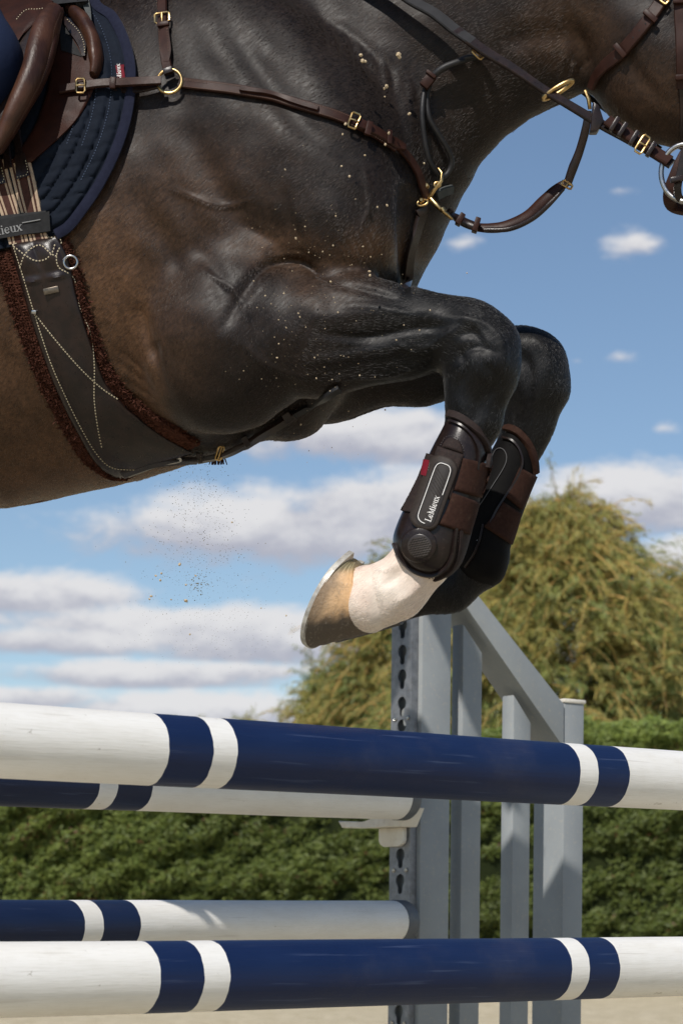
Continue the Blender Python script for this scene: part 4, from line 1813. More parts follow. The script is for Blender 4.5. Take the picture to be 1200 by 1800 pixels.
def buckle(fr, lpx, wpx, parent, r_=.0019, material=None, name='buckle'):
    """square frame buckle with a tongue: lpx along the strap, wpx across"""
    p, tg, sd, n = fr
    a, b = lpx / PXM_ / 2, wpx / PXM_ / 2
    cr = .25
    loop = []
    for (sx, sy) in ((1, 1), (-1, 1), (-1, -1), (1, -1)):
        for q in (0, 1):
            m_ = ((1 - cr), 1) if (q == 1) == (sx * sy > 0) else (1, (1 - cr))
            loop.append(p + tg * (a * sx * m_[0]) + sd * (b * sy * m_[1]) + n * .002)
    mb = MB().tube(loop, r_, 8, closed=True)
    mb.tube([p - tg * a + n * .003, p + tg * 0 + n * .0045, p + tg * a * 1.05 + n * .0035], [r_ * .8, r_ * .8, r_ * .6], 6)
    return mb.make(name, material or BRASS, parent)


def keeper(fr, lpx, wpx, parent, material, th=.003, name='keeper'):
    p, tg, sd, n = fr
    mb = MB().box(p + n * .002, tg * (lpx / PXM_ / 2), sd * (wpx / PXM_ / 2), n * th, .0012)
    return mb.make(name, material, parent)


def ring_at(fr, rpx, rt, parent, material, name, sx=1.0):
    p, tg, sd, n = fr
    r_ = rpx / PXM_
    pts = [p + tg * (r_ * sx * math.cos(a)) + sd * (r_ * math.sin(a)) for a in np.linspace(0, 2 * math.pi, 37)[:-1]]
    return MB().tube(pts, rt, 10, closed=True).make(name, material, parent)


# lettering: strokes (points, thick) in a unit em
def arc(cx, cy, rx, ry, a0, a1, n=12):
    return [(cx + rx * math.cos(R(a)), cy + ry * math.sin(R(a))) for a in np.linspace(a0, a1, n)]


GLYPH = {
    'L': (.80, [([(.24, 0), (.24, 1)], 2), ([(.06, 1), (.42, 1)], 1), ([(.06, 0), (.74, 0)], 1), ([(.74, 0), (.74, .26)], 1)]),
    'e': (.66, [([(.12, .36), (.55, .36)], 1), (arc(.34, .34, .23, .33, 5, 205, 14), 1), (arc(.34, .34, .22, .33, 150, 320, 12), 2)]),
    'M': (1.12, [([(.18, 0), (.18, 1)], 1), ([(.18, 1), (.54, .06)], 2), ([(.54, .06), (.90, 1)], 1), ([(.90, 0), (.90, 1)], 2),
                 ([(.04, 0), (.32, 0)], 1), ([(.74, 0), (1.06, 0)], 1), ([(.04, 1), (.2, 1)], 1), ([(.9, 1), (1.06, 1)], 1)]),
    'i': (.36, [([(.18, 0), (.18, .66)], 2), ([(.04, 0), (.32, 0)], 1), ([(.04, .66), (.18, .66)], 1), ([(.13, .92), (.23, .92)], 3)]),
    'u': (.74, [([(.18, .66), (.18, .18)], 2), (arc(.37, .2, .19, .2, 180, 350, 10), 1), ([(.56, 0), (.56, .66)], 2), ([(.04, .66), (.2, .66)], 1), ([(.42, .66), (.56, .66)], 1), ([(.56, 0), (.70, 0)], 1)]),
    'x': (.66, [([(.10, .66), (.54, 0)], 2), ([(.10, 0), (.54, .66)], 1), ([(.02, .66), (.22, .66)], 1), ([(.44, .66), (.64, .66)], 1), ([(.02, 0), (.2, 0)], 1), ([(.42, 0), (.64, 0)], 1)]),
}


def lettering(text, px, py, rx, ry, em, tree, material, parent, off=.0008, squeeze=1.0, name='lettering'):
    """text that starts at a pixel and runs along (rx, ry), em pixels high, laid on a surface"""
    l_ = math.hypot(rx, ry)
    rx, ry = rx / l_, ry / l_
    ux, uy = ry, -rx                      # up of the letters
    x = 0
    v, f = [], []
    for ch in text:
        adv, strokes = GLYPH[ch]
        for pts, th in strokes:
            w = {1: .04, 2: .075, 3: .08}[th]
            for a, b in zip(pts[:-1], pts[1:]):
                dx_, dy_ = b[0] - a[0], b[1] - a[1]
                L = math.hypot(dx_, dy_)
                nx_, ny_ = -dy_ / L * w, dx_ / L * w
                ex, ey = dx_ / L * w * .4, dy_ / L * w * .4
                o = len(v)
                for qx, qy in ((a[0] - ex + nx_, a[1] - ey + ny_), (a[0] - ex - nx_, a[1] - ey - ny_), (b[0] + ex - nx_, b[1] + ey - ny_), (b[0] + ex + nx_, b[1] + ey + ny_)):
                    X_ = (x + qx) * em * squeeze
                    Y_ = qy * em
                    p, n = surf(px + rx * X_ + ux * Y_, py + ry * X_ + uy * Y_, tree)
                    v.append(p + n * off + Vector((0, -.00005 * (o % 7), 0)))
                f.append((o, o + 1, o + 2, o + 3))
        x += adv
    return build(name, v, f, material, parent, False)


def outline(path, wpx, material, parent, tree, off, closed=False, n=None, name='printed_line', th=.0006):
    L = sum(math.hypot(a[0] - b[0], a[1] - b[1]) for a, b in zip(path[:-1], path[1:]))
    n = n or max(8, int(L / 4))
    pts, nn = lay(path, n, off, tree, 1, closed)
    return MB().ribbon(pts, nn, wpx / PXM_, th, closed=closed).make(name, material, parent)


# ------------------------------------------------------------------ saddle pad
pad = empty('saddle_pad', surf(150, 300)[0], 'navy quilted saddle pad with a plain navy border under the brown saddle', 'saddle pad')
PR = [(168, -40), (176, 8), (205, 30), (226, 70), (237, 115), (237, 165), (228, 215), (210, 268), (182, 325), (150, 375), (128, 402), (106, 416)]
PL = [(-160, -40), (-160, 20), (-160, 60), (-160, 110), (-160, 160), (-160, 210), (-150, 260), (-130, 310), (-100, 360), (-70, 400), (-40, 425), (-10, 442)]
prs = spline(PR, 200)


def pad_off(u, v, px, py):
    i = int(np.argmin(np.hypot(prs[:, 0] - px, prs[:, 1] - py)))
    e = math.hypot(prs[i, 0] - px, prs[i, 1] - py)
    h = .013
    if e > 15:
        q1 = abs(math.sin(math.pi * (e - 15) / 27))
        s_ = i * 2.7
        q2 = abs(math.sin(math.pi * (py + .22 * px) / 25))
        h += .0080 * min(1, 1.5 * q1) ** .6 * (.55 + .45 * min(1, 2.2 * q2) ** .6) - .002
    return h


_, PADT = patch('quilted_panel', PL, PR, 96, 110, pad_off, NAVY_QUILT, pad)
pts, nn = lay([(q[0] - 7, q[1] - (3 if q[1] > 340 else 0)) for q in PR], 90, .0005, PADT)
MB().ribbon(pts, nn, 17 / PXM_, .004, edge=.8).make('border', NAVY_BIND, pad)
stitches([(q[0] - 16, q[1] - (5 if q[1] > 340 else 0)) for q in PR], THREAD_BLUE, pad, .0008, PADT, 5, 2.6, .0007)
for k in range(1, 5):
    ee = 15 + 27 * k
    stitches([(q[0] - ee * .97, q[1] - ee * .12) for q in PR[1:-1] if q[1] - ee * .12 < 395 - 1.2 * ee], THREAD_BLUE, pad, .0006, PADT, 5, 2.4, .0006)
tg_o, tag_t = patch('brand_tag', [(204, 117), (209, 145)], [(217, 115), (221, 143)], 4, 8, lambda u, v, x, y: .0030, RED_TAG, pad, tree=PADT)
lettering('LeMieux', 215, 152, -.10, -1, 7, tag_t, WHITE_PRINT, pad, .0008, 1.15)

# ------------------------------------------------------------------ saddle
saddle = empty('saddle', surf(60, 200)[0] + Vector((0, -.03, 0)), 'brown leather jumping saddle with thick rolled flap over the navy pad', 'saddle')


def blade(name, path, wid, thick, material, parent, off, tree=None, n=40, label=None, base_d=None):
    """padded roll: round section whose width follows wid (pixels) and height thick (metres)"""
    pts, nn = lay(path, n, off, tree, 4)
    wv_ = np.interp(np.linspace(0, 1, n), np.linspace(0, 1, len(wid)), wid)
    tv_ = np.interp(np.linspace(0, 1, n), np.linspace(0, 1, len(thick)), thick)
    v, f = [], []
    K = 18
    for i in range(n):
        tg = (pts[min(i + 1, n - 1)] - pts[max(i - 1, 0)]).normalized()
        sd = tg.cross(nn[i]).normalized()
        w = wv_[i] / PXM_ / 2
        endf = math.sqrt(max(.02, 1 - max(0, abs(2 * i / (n - 1) - 1) - .93) ** 2 / .07 ** 2)) if n > 10 else 1
        for k in range(K):
            a = 2 * math.pi * k / K
            v.append(pts[i] + sd * (w * math.cos(a) * endf) + nn[i] * (tv_[i] * math.sin(a) * endf))
    for i in range(n - 1):
        for k in range(K):
            f.append((i * K + k, i * K + (k + 1) % K, (i + 1) * K + (k + 1) % K, (i + 1) * K + k))
    f.append(list(range(K)))
    f.append([(n - 1) * K + k for k in range(K)])
    mb = MB().add(v, f)
    o = mb.make(name, material, parent)
    tr = BVHTree.FromPolygons(v, f)
    return o, tr


# sweat flap of dark red-brown leather
patch('sweat_flap', [(96, 60), (92, 110), (84, 170), (62, 230), (20, 292)], [(150, 60), (168, 110), (168, 158), (132, 222), (58, 290)], 24, 40,
      lambda u, v, x, y: .021 + .003 * rim(u, v, .05, .05, 0), LEATHER_RED, saddle, .013)
# front block with its panel
blade('front_block', [(122, 22), (150, 48), (167, 85), (172, 118), (165, 142)], [14, 26, 26, 24, 12], [.012, .020, .022, .020, .010], LEATHER_TAN, saddle, .026)
patch('front_panel', [(112, 44), (124, 62), (138, 82), (148, 104)], [(118, 36), (140, 56), (153, 80), (152, 104)], 10, 20,
      lambda u, v, x, y: .034, LEATHER_DK, saddle, .015)
stitches([(122, 42), (140, 60), (150, 82), (152, 102)], THREAD, saddle, .036, None, 4, 2.2, .0006)
patch('panel_gusset', [(106, 44), (108, 70), (110, 95)], [(112, 46), (132, 78), (148, 106)], 8, 14, lambda u, v, x, y: .026, BLACK_CLOTH, saddle, .010)
# the main flap, rolled forward over a dark hollow
patch('flap', [(-150, 20), (-150, 80), (-160, 140), (-150, 200), (-120, 255), (-60, 300)], [(108, 20), (104, 60), (96, 110), (74, 170), (38, 225), (8, 268)], 24, 44,
      lambda u, v, x, y: .066 + .016 * u, LEATHER_DK, saddle, .060)
ro, rt_ = blade('flap_roll', [(101, 22), (88, 50), (76, 92), (62, 138), (36, 190), (14, 236), (-4, 272)], [30, 44, 42, 40, 36, 28, 14],
                [.014, .026, .028, .026, .022, .016, .010], LEATHER_TAN, saddle, .105, n=60)
blade('flap_welt', [(114, 22), (104, 48), (97, 92), (82, 140), (54, 192), (28, 238), (4, 276)], [8, 9, 8, 8, 7, 6, 4], [.006, .008, .008, .008, .007, .006, .005], LEATHER, saddle, .100, n=60)
stitches([(106, 24), (96, 50), (88, 92), (74, 138), (47, 190), (22, 236)], THREAD_BR, saddle, .0006, rt_, 4, 2.2, .0006)
# skirt and pommel
patch('skirt', [(-60, -30), (-40, 20), (-30, 70), (20, 92)], [(96, 10), (88, 20), (60, 52), (34, 80)], 16, 24, lambda u, v, x, y: .082 + .004 * rim(u, v, .1, .1, 0), LEATHER_RED, saddle, .04)
stitches([(94, 20), (70, 24), (48, 26), (30, 44)], THREAD, saddle, .087, None, 4, 2.2, .0006)
blade('pommel', [(60, -60), (100, -22), (130, 2), (150, 26)], [60, 56, 44, 26], [.04, .04, .03, .02], BLACK_CLOTH, saddle, .035)
patch('pommel_strap', [(138, 2), (146, 14), (152, 28)], [(156, -4), (160, 12), (163, 44)], 6, 12, lambda u, v, x, y: .050, GREY_CLOTH, saddle, .03)
patch('pommel_cloth', [(80, -20), (88, 0), (92, 16)], [(140, -24), (152, 0), (156, 10)], 10, 10, lambda u, v, x, y: .074, BLACK_CLOTH, saddle, .03)

# ------------------------------------------------------------------ girth
girth = empty('girth', surf(130, 640)[0], 'dark brown leather girth lined with brown sheepskin round the belly', 'girth')
GL = [(18, 428), (34, 482), (56, 556), (84, 640), (112, 706), (140, 762), (166, 806), (196, 830), (222, 834)]
GR = [(104, 414), (124, 462), (140, 530), (166, 612), (188, 668), (220, 708), (262, 742), (300, 768), (338, 790)]


def gl_off(u, v, x, y):
    h = .012 + .011 * rim(u, v, .32, .03, .1)
    if v < .16:                                 # quilted top
        h += .007 * abs(math.sin(u * math.pi * 2.2) * math.sin(v / .16 * math.pi * 1.2))
    return h


# the sheepskin lining shows on both sides
FL = [(-14, 446), (4, 490), (26, 560), (56, 642), (86, 708), (118, 766), (148, 810), (186, 836), (216, 840)]
FR = [(118, 420), (138, 466), (154, 530), (178, 606), (200, 656), (232, 696), (272, 726), (310, 748), (352, 776)]


def fl_off(u, v, x, y):
    return .003 + .008 * rim(u, v, .05, .02, .25) + .0028 * math.sin(x * .9 + y * .35) * math.sin(y * .8 - x * .3) + random.uniform(-.0016, .0016)


fo_, FLT = patch('sheepskin', FL, FR, 80, 190, fl_off, FLEECE, girth, -.002)
tv, tf = [], []
for side_ in (FL, FR):                           # tufts along the edges
    for q in spline(side_, 420):
        for _ in range(3):
            s_ = 1 if side_ is FR else -1
            x, y = q[0] + s_ * random.uniform(-16, 3), q[1] + random.uniform(-3, 3)
            p, n = surf(x, y, FLT)
            a = n * random.uniform(.001, .003) + Vector((random.gauss(0, .002), 0, random.gauss(0, .002))) + Vector((s_ * .0015, 0, 0))
            b = Vector((random.gauss(0, 1), random.gauss(0, 1), random.gauss(0, 1))).normalized() * .0022
            o = len(tv)
            tv += [p - b, p + b, p + a + b * .3, p + a - b * .3]
            tf.append((o, o + 1, o + 2, o + 3))
build('fleece_tufts', tv, tf, FLEECE, girth, False)['kind'] = 'stuff'
gp, GT = patch('leather_belly', GL, GR, 40, 120, gl_off, LEATHER_DK, girth, .004, tree=None)
cl = lambda pts: stitches(pts, THREAD, girth, .0006, GT, 5.2, 3.2, .0010)
cl([(24, 432), (40, 482), (62, 554), (90, 638), (118, 702), (146, 758), (172, 800), (198, 822), (240, 826)])
cl([(24, 430), (52, 420), (98, 418), (108, 428), (100, 448), (104, 470), (130, 490), (140, 540), (158, 584), (166, 640), (166, 700), (172, 750), (180, 790)])
cl([(62, 552), (100, 600), (140, 646), (176, 680), (210, 704)])
cl([(26, 434), (44, 448), (62, 458), (80, 456), (92, 444), (98, 426)])
cl([(36, 470), (44, 448), (60, 434), (74, 432), (90, 446), (104, 452)])
mb = MB()
p, tg, sd, n = frame_at(91, 511, .97, -.22, .001, GT)
mb.box(p + n * .001, tg * (13 / PXM_), sd * (5.2 / PXM_), n * .0018, .0012)
mb.make('metal_plaque', PLAQUE, girth)
ring_at(frame_at(126, 463, 0, 1, .022), 11, .0022, girth, STEEL, 'ring', .95)
mb = MB()
p, tg, sd, n = frame_at(62, 549, 0, 1, .003, GT)
mb.box(p, tg * .003, sd * .004, n * .003, .001)
mb.make('stud', STEEL, girth)
# front leather tab, slotted, with the strap that runs between the forelegs
strap('front_tab', [(215, 824), (262, 808), (300, 802), (345, 800)], 16, .006, LEATHER_DK, girth, .012, label=None)
p, tg, sd, n = frame_at(290, 806, 1, -.08, .016)
mb = MB()
lp = [p + tg * (28 / PXM_ * math.cos(a)) + sd * (5.5 / PXM_ * math.sin(a)) for a in np.linspace(0, 6.283, 25)[:-1]]
mb.tube(lp, .0028, 8, closed=True)
mb.make('slot_ring', STEEL, girth)
# webbing straps that go up to the saddle
for (xa, xb) in ((-10, 27), (31, 68)):
    wide = xb - xa
    x_ = xa
    for k, (wd, m_) in enumerate(((.14, ELASTIC_CR), (.08, ELASTIC_DB), (.10, ELASTIC_CR), (.36, ELASTIC_DB), (.10, ELASTIC_CR), (.08, ELASTIC_DB), (.14, ELASTIC_CR))):
        c0 = x_ + wd * wide / 2
        sl = 24 - 6 * (c0 / 70)
        strap('webbing', [(c0 - 12, 285), (c0 + 2, 340), (c0 + sl - 4, 395), (c0 + sl + 6, 432)], wd * wide + .4, .004, m_, girth, .016)
        x_ += wd * wide
strap('elastic_band', [(-40, 412), (0, 402), (44, 396), (88, 390)], 34, .004, BLACK_CLOTH, girth, .021)
_, bt = patch('elastic_band', [(-40, 396), (-40, 428)], [(90, 373), (93, 407)], 16, 6, lambda u, v, x, y: .0265, BLACK_CLOTH, girth, .02)
lettering('LeMieux', -36, 420, 1, -.20, 15, bt, GREY_PRINT, girth, .0006, 1.04)
outline([(40, 392), (72, 386)], 1.6, GREY_PRINT, girth, bt, .0006)
for (x, y) in ((41, 306), (0, 318)):
    patch('billet_tab', [(x - 12, y - 30), (x - 9, y), (x - 8, y + 12)], [(x + 6, y - 34), (x + 11, y - 6), (x + 14, y + 6)], 8, 12, lambda u, v, a, b: .0255, LEATHER_DK, girth, .018)
    stitches([(x - 6, y + 8), (x + 10, y + 2), (x + 6, y - 24)], THREAD, girth, .0265, None, 4, 2.3, .0007)
for c0 in (-8, 12, 34):
    strap('billet', [(c0 - 6, 200), (c0, 240), (c0 + 8, 300)], 14, .003, LEATHER_DK, girth, .020)

# ------------------------------------------------------------------ breastplate
bp_ = empty('breastplate', surf(300, 148)[0], 'dark brown leather breastplate with brass ring and buckles across the shoulder', 'breastplate')
strap('saddle_strap', [(108, 164), (140, 158), (185, 152), (235, 149), (286, 147)], 15, .0035, LEATHER, bp_, .031, taper=None)
buckle(frame_at(144, 156, 1, -.06, .036), 14, 24, bp_)
keeper(frame_at(201, 151, 1, -.06, .034), 10, 19, bp_, LEATHER)
strap('under_strap', [(205, 160), (240, 162), (285, 154)], 12, .003, LEATHER_DK, bp_, .014)
ring_at(frame_at(300, 147, 1, 0, .016), 20, .0028, bp_, BRASS, 'brass_ring')
strap('wither_strap', [(286, -40), (289, 0), (291, 60), (295, 108), (299, 128)], 16, .0035, LEATHER, bp_, .008)
patch('strap_end', [(283, 52), (284, 90), (290, 112)], [(300, 52), (304, 90), (300, 112)], 6, 16, lambda u, v, x, y: .0135, LEATHER, bp_, .008)
buckle(frame_at(288, 37, 0, 1, .014), 17, 24, bp_)
keeper(frame_at(290, 48, 0, 1, .013), 8, 20, bp_, LEATHER)
keeper(frame_at(298, 130, .3, 1, .016), 10, 16, bp_, LEATHER_DK, .005)
SH = [(318, 148), (372, 155), (420, 161), (480, 174), (540, 190), (600, 210), (650, 236), (690, 262)]
strap('shoulder_strap', SH, 17, .0035, LEATHER, bp_, .005)
strap('raised_piping', [(424, 161), (470, 171), (520, 184), (560, 197)], 8, .0060, LEATHER, bp_, .008)
strap('shoulder_strap', [(622, 220), (650, 234), (676, 250), (704, 262)], 19, .004, LEATHER, bp_, .009, taper=[(0, 1), (.85, 1), (1, .5)])
strap('shoulder_strap', [(692, 258), (714, 280), (730, 306), (738, 330), (746, 350)], 14, .0035, LEATHER, bp_, .006)
for dy_ in (-6.2, 6.2):
    stitches([(x + (0 if dy_ < 0 else -1), y + dy_) for x, y in SH], THREAD_BR, bp_, .0095, None, 4, 2.2, .0006)
    stitches([(328, 150 + dy_ * .8), (370, 156 + dy_ * .8)], THREAD_BR, bp_, .010, None, 4, 2.2, .0006)
buckle(frame_at(620, 217, .9, .45, .012), 14, 26, bp_)
keeper(frame_at(645, 231, .88, .48, .016), 10, 24, bp_, LEATHER)
keeper(frame_at(680, 246, .86, .5, .016), 8, 24, bp_, LEATHER)
for dx_ in (-7, 7):
    stitches([(286 + dx_, 2), (288 + dx_, 26)], THREAD_BR, bp_, .0125, None, 4, 2.2, .0006)
    stitches([(291 + dx_, 56), (293 + dx_, 98)], THREAD_BR, bp_, .0145, None, 4, 2.2, .0006)
# strap from the chest down between the forelegs to the girth
strap('chest_strap', [(738, 372), (728, 400), (716, 440), (712, 480), (712, 520)], 20, .005, LEATHER_DK, bp_, .006)
strap('belly_strap', [(345, 800), (392, 790), (430, 772), (480, 746), (515, 724)], 16, .006, LEATHER_DK, bp_, .008)
strap('belly_strap', [(505, 730), (548, 706), (578, 688), (596, 678)], 13, .005, REIN_M, bp_, .006)
keeper(frame_at(505, 732, .85, -.5, .012), 14, 18, bp_, LEATHER_DK)
keeper(frame_at(430, 772, .9, -.42, .014), 10, 20, bp_, LEATHER_DK)
keeper(frame_at(350, 800, 1, -.1, .016), 12, 18, bp_, LEATHER_DK)
buckle(frame_at(386, 792, .6, -.8, .014), 26, 10, bp_)
mb = MB()
tfp = surf(384, 806)[0]
for _ in range(26):
    a = Vector((random.uniform(-.010, .010), random.uniform(-.014, -.002), 0))
    mb.tube([tfp + a + Vector((0, 0, .006)), tfp + a * 1.3 + Vector((random.gauss(0, .002), 0, -.012))], [.0016, .0008], 4)
fz = mb.make('fleece_tuft', FLEECE, bp_)
# brass snap fittings on the chest
cd = surf(752, 352)[0].y - .012
mb = MB()
ct_ = P(752, 352, cd)
mb.tube([P(770, 296, cd - .012), P(776, 304, cd - .016), P(775, 318, cd - .016), P(766, 330, cd - .014), P(757, 342, cd - .008), P(752, 352, cd)],
        [.0022, .0024, .0026, .0030, .0036, .0040], 10)
mb.tube([P(752, 344, cd), P(764, 358, cd - .008), P(776, 370, cd - .010), P(784, 376, cd - .008), P(795, 386, cd - .004)], [.0042, .0050, .0030, .0034, .0022], 12)
mb.tube([P(776, 366, cd - .010), P(780, 372, cd - .010)], [.0048, .0048], 10)
mb.make('snap_hook', BRASS, bp_)
for (x, y, r_, s_) in ((742, 358, 9, .5), (768, 326, 5, .8)):
    ring_at(frame_at(x, y, .3, 1, .004, None, cd - .004), r_, .0019, bp_, BRASS, 'brass_link', s_)
for (x, y) in ((749, 326), (740, 352)):
    mb = MB()
    c = P(x, y, cd - .010)
    mb.tube([c + Vector((0, .004, 0)), c, c + Vector((0, -.003, 0))], [.0052, .0050, .0024], 12)
    mb.make('brass_knob', BRASS, bp_)
strap('chest_pad', [(764, 344), (778, 336), (792, 332)], 15, .006, GREY_CLOTH, bp_, .002)
dn_ = dc(800) + .02
mb = MB().ribbon([P(798, 318, dn_), P(806, 318, dn_ - .004), P(813, 324, dn_ - .006)], [Vector((-.2, -1, .4)).normalized()] * 3, 15 / PXM_, .005)
mb.make('far_strap_end', LEATHER_DK, bp_)
keeper(frame_at(738, 372, .3, 1, .008), 12, 22, bp_, LEATHER_DK, .004)

# ------------------------------------------------------------------ martingale: looped strap, ring on the rein, fork under the neck
mg = empty('martingale', P(775, 310, 3.40), 'rounded dark leather martingale looping from the chest snap up to the rein rings', 'martingale')
dl = lambda px, py: min(surf(px, py)[0].y - .012, 3.52)
def loose(name, path, r_px, material, parent, flat=.8, n=46, label=None):
    s_ = spline(path, n)
    pts = [P(*q) for q in s_]
    K = 10
    v, f = [], []
    rads = [r_px] * n if not hasattr(r_px, '__len__') else list(np.interp(np.linspace(0, 1, n), np.linspace(0, 1, len(r_px)), r_px))
    for i in range(n):
        tg = (pts[min(i + 1, n - 1)] - pts[max(i - 1, 0)]).normalized()
        nn_ = Vector((0, -1, .35)).normalized()
        sd = tg.cross(nn_).normalized()
        nn_ = sd.cross(tg)
        for k in range(K):
            a = 2 * math.pi * k / K
            v.append(pts[i] + (sd * math.cos(a) + nn_ * (flat * math.sin(a))) * (rads[i] / PXM_))
    for i in range(n - 1):
        for k in range(K):
            f.append((i * K + k, i * K + (k + 1) % K, (i + 1) * K + (k + 1) % K, (i + 1) * K + k))
    f += [list(range(K)), [(n - 1) * K + k for k in range(K)]]
    return MB().add(v, f).make(name, material, parent)


def onb(l, off=.012):
    out_ = []
    for q in l:
        if len(q) == 3:
            out_.append(q)
        else:
            out_.append((q[0], q[1], surf(q[0], q[1])[0].y - off))
    return out_


loose('rounded_loop', onb([(838, 98), (815, 102), (788, 116), (765, 132), (748, 152), (742, 190), (744, 232), (752, 276), (764, 300), (774, 308)], .016), 4.2, REIN_M, mg)
loose('rounded_loop', onb([(756, 140), (750, 175), (754, 206), (768, 232), (784, 258), (793, 280), (790, 298), (780, 310), (770, 308)], .012), 4.6, REIN_M, mg)
loose('rounded_loop', [(756, 138, surf(756, 138)[0].y - .02), (776, 120, surf(776, 120)[0].y - .024), (806, 108, surf(806, 108)[0].y - .02), (838, 100, 3.45), (870, 102, 3.425), (905, 122, 3.41), (935, 146, 3.40), (958, 164, 3.395)], 5.5, REIN_M, mg)
keeper(frame_at(752, 146, -.6, .8, .022), 24, 16, mg, LEATHER, .006)
keeper(frame_at(757, 136, -.6, .8, .024), 6, 18, mg, LEATHER, .007)
buckle(frame_at(838, 99, .7, .7, .02, None, 3.44), 20, 8, mg, .0016)
ring_at((P(980, 158, 3.385), Vector((.87, -.15, .48)).normalized(), Vector((-.30, -.9, .30)).normalized(), Vector((0, -1, 0))), 7, .0034, mg, BRASS, 'martingale_ring', 3.9)
mb = MB().tube([P(955, 168, 3.39), P(960, 162, 3.386), P(968, 162, 3.39)], [.003, .004, .003], 8)
mb.make('ring_stop', BRASS, mg)
# the fork that goes to the other rein
loose('far_fork', [(1033, 195, 3.47), (1029, 225, 3.475), (1018, 265, 3.49), (1006, 296, 3.50), (996, 325, 3.51)], [6, 7, 7, 8, 7], LEATHER_DK, mg, .5)
loose('padded_fork', [(1000, 318, 3.51), (982, 330, 3.515), (958, 352, 3.52), (928, 380, 3.53), (890, 397, 3.54), (860, 401, 3.545), (832, 399, 3.55)], [7, 11, 12, 12, 11, 10, 8], LEATHER, mg, .5)
loose('padded_fork', [(990, 332, 3.50), (965, 358, 3.505), (935, 384, 3.515), (895, 402, 3.53), (850, 404, 3.54)], [3, 5, 5, 5, 4], LEATHER_DK, mg, .8)
loose('far_fork', [(842, 401, 3.545), (818, 392, 3.55), (800, 382, 3.545), (790, 376, 3.535), (792, 368, 3.53)], [8, 9, 9, 7, 5], LEATHER_DK, mg, .6)
for (x, y, tx, ty, w) in ((836, 398, .9, .3, 24), (808, 388, .8, .5, 20)):
    keeper(frame_at(x, y, tx, ty, .004, None, 3.535), 9, w, mg, LEATHER, .008)
buckle(frame_at(995, 327, .5, -.85, .004, None, 3.50), 8, 18, mg, .0018)
mb = MB().tube([P(1028, 160, 3.45), P(1034, 175, 3.445), P(1036, 192, 3.45)], [.003, .0036, .003], 8)
mb.make('far_ring', BRASS, mg)

# ------------------------------------------------------------------ reins
rein = empty('reins', P(900, 118, 3.42), 'black rubber grip rein running from the rider to the bit', 'reins')
def flat_strap(name, path, wpx, th, material, parent, n=50, nrm=(0, -1, .5), taper=None):
    s_ = spline(path, n)
    pts = [P(*q) for q in s_]
    w = [wpx / PXM_] * n if taper is None else list(np.interp(np.linspace(0, 1, n), np.linspace(0, 1, len(taper)), taper) / PXM_)
    return MB().ribbon(pts, [Vector(nrm).normalized()] * n, w, th).make(name, material, parent)


def rein_d(px):
    return 3.43 - (px - 720) / 470 * .085
RP = [(600, -90), (660, -44), (720, 0), (762, 24), (800, 54), (850, 90), (900, 121), (960, 162), (1010, 192), (1060, 222)]
flat_strap('rubber_grip', [(x, y, rein_d(x)) for x, y in RP[:5]] + [(830, 75, rein_d(830))], 20, .004, REIN_M, rein, taper=[20, 20, 20, 20, 19])
flat_strap('leather_rein', [(x, y, rein_d(x)) for x, y in RP[4:]] + [(1100, 243, rein_d(1100)), (1145, 268, rein_d(1145)), (1180, 290, rein_d(1180))], 17, .004, LEATHER_DK, rein, taper=[19, 18, 15, 15, 17, 19, 19])
flat_strap('rein_loop', [(1066, 212, rein_d(1066) - .006), (1100, 236, rein_d(1100) - .006), (1140, 262, rein_d(1140) - .006), (1176, 284, rein_d(1176) - .006)], 21, .004, LEATHER, rein)
for x, y in ((1078, 222), (1092, 232), (1112, 246), (1142, 266)):
    keeper(frame_at(x, y, .85, .53, .006, None, rein_d(x) - .010), 7, 25, rein, LEATHER_DK, .005)
buckle(frame_at(1127, 257, .85, .53, .006, None, rein_d(1127) - .012), 12, 30, rein, .0019)
mb = MB()
rs = P(1046, 200, rein_d(1046) - .008)
mb.prism([P(1042, 178, 3.36), P(1052, 184, 3.36), (P(1061, 212, 3.36)), P(1050, 230, 3.36), P(1036, 230, 3.36), P(1040, 205, 3.36)], Vector((0, .02, 0)), .002)
mb.make('rein_stop', LEATHER_DK, rein)
loose('far_rein', [(860, 40, 3.66), (940, 108, 3.60), (1005, 148, 3.56), (1060, 190, 3.54), (1160, 262, 3.52)], 5, REIN_M, rein, .5)

# ------------------------------------------------------------------ bridle
br = empty('bridle', surf(1120, 60)[0], 'brown leather bridle on the head, cheek straps and loose ring bit', 'bridle')
TL = [(1185, -40), (1164, 2), (1142, 34), (1116, 68), (1090, 96), (1066, 116), (1050, 136), (1043, 154)]
strap('throat_strap', TL, 21, .004, LEATHER, br, .005, taper=[(0, 1), (.78, 1), (.9, .8), (1, .7)])
for x, y in ((1142, 33), (1090, 92)):
    keeper(frame_at(x, y, -.66, .75, .012), 9, 26, br, LEATHER)
buckle(frame_at(1162, 0, -.66, .75, .011), 10, 26, br)
for k in range(7):
    x, y = 1134 - 10.5 * k, 45 + 12 * k
    mb = MB()
    p, tg, sd, n = frame_at(x, y, -.66, .75, .0094)
    mb.tube([p, p + n * .0006], [.0014, .0014], 8)
    mb.make('punch_hole', BLACK_CLOTH, br)
strap('cheek_strap', [(1193, -40), (1193, 0), (1195, 60), (1197, 110), (1198, 156)], 17, .004, LEATHER, br, .005)
keeper(frame_at(1193, 6, 0, 1, .012), 9, 21, br, LEATHER)
keeper(frame_at(1197, 138, 0, 1, .012), 8, 21, br, LEATHER)
strap('cheek_strap', [(1199, 150), (1202, 210), (1206, 262)], 13, .004, LEATHER_DK, br, .004)
bd = 3.335
mb = MB()
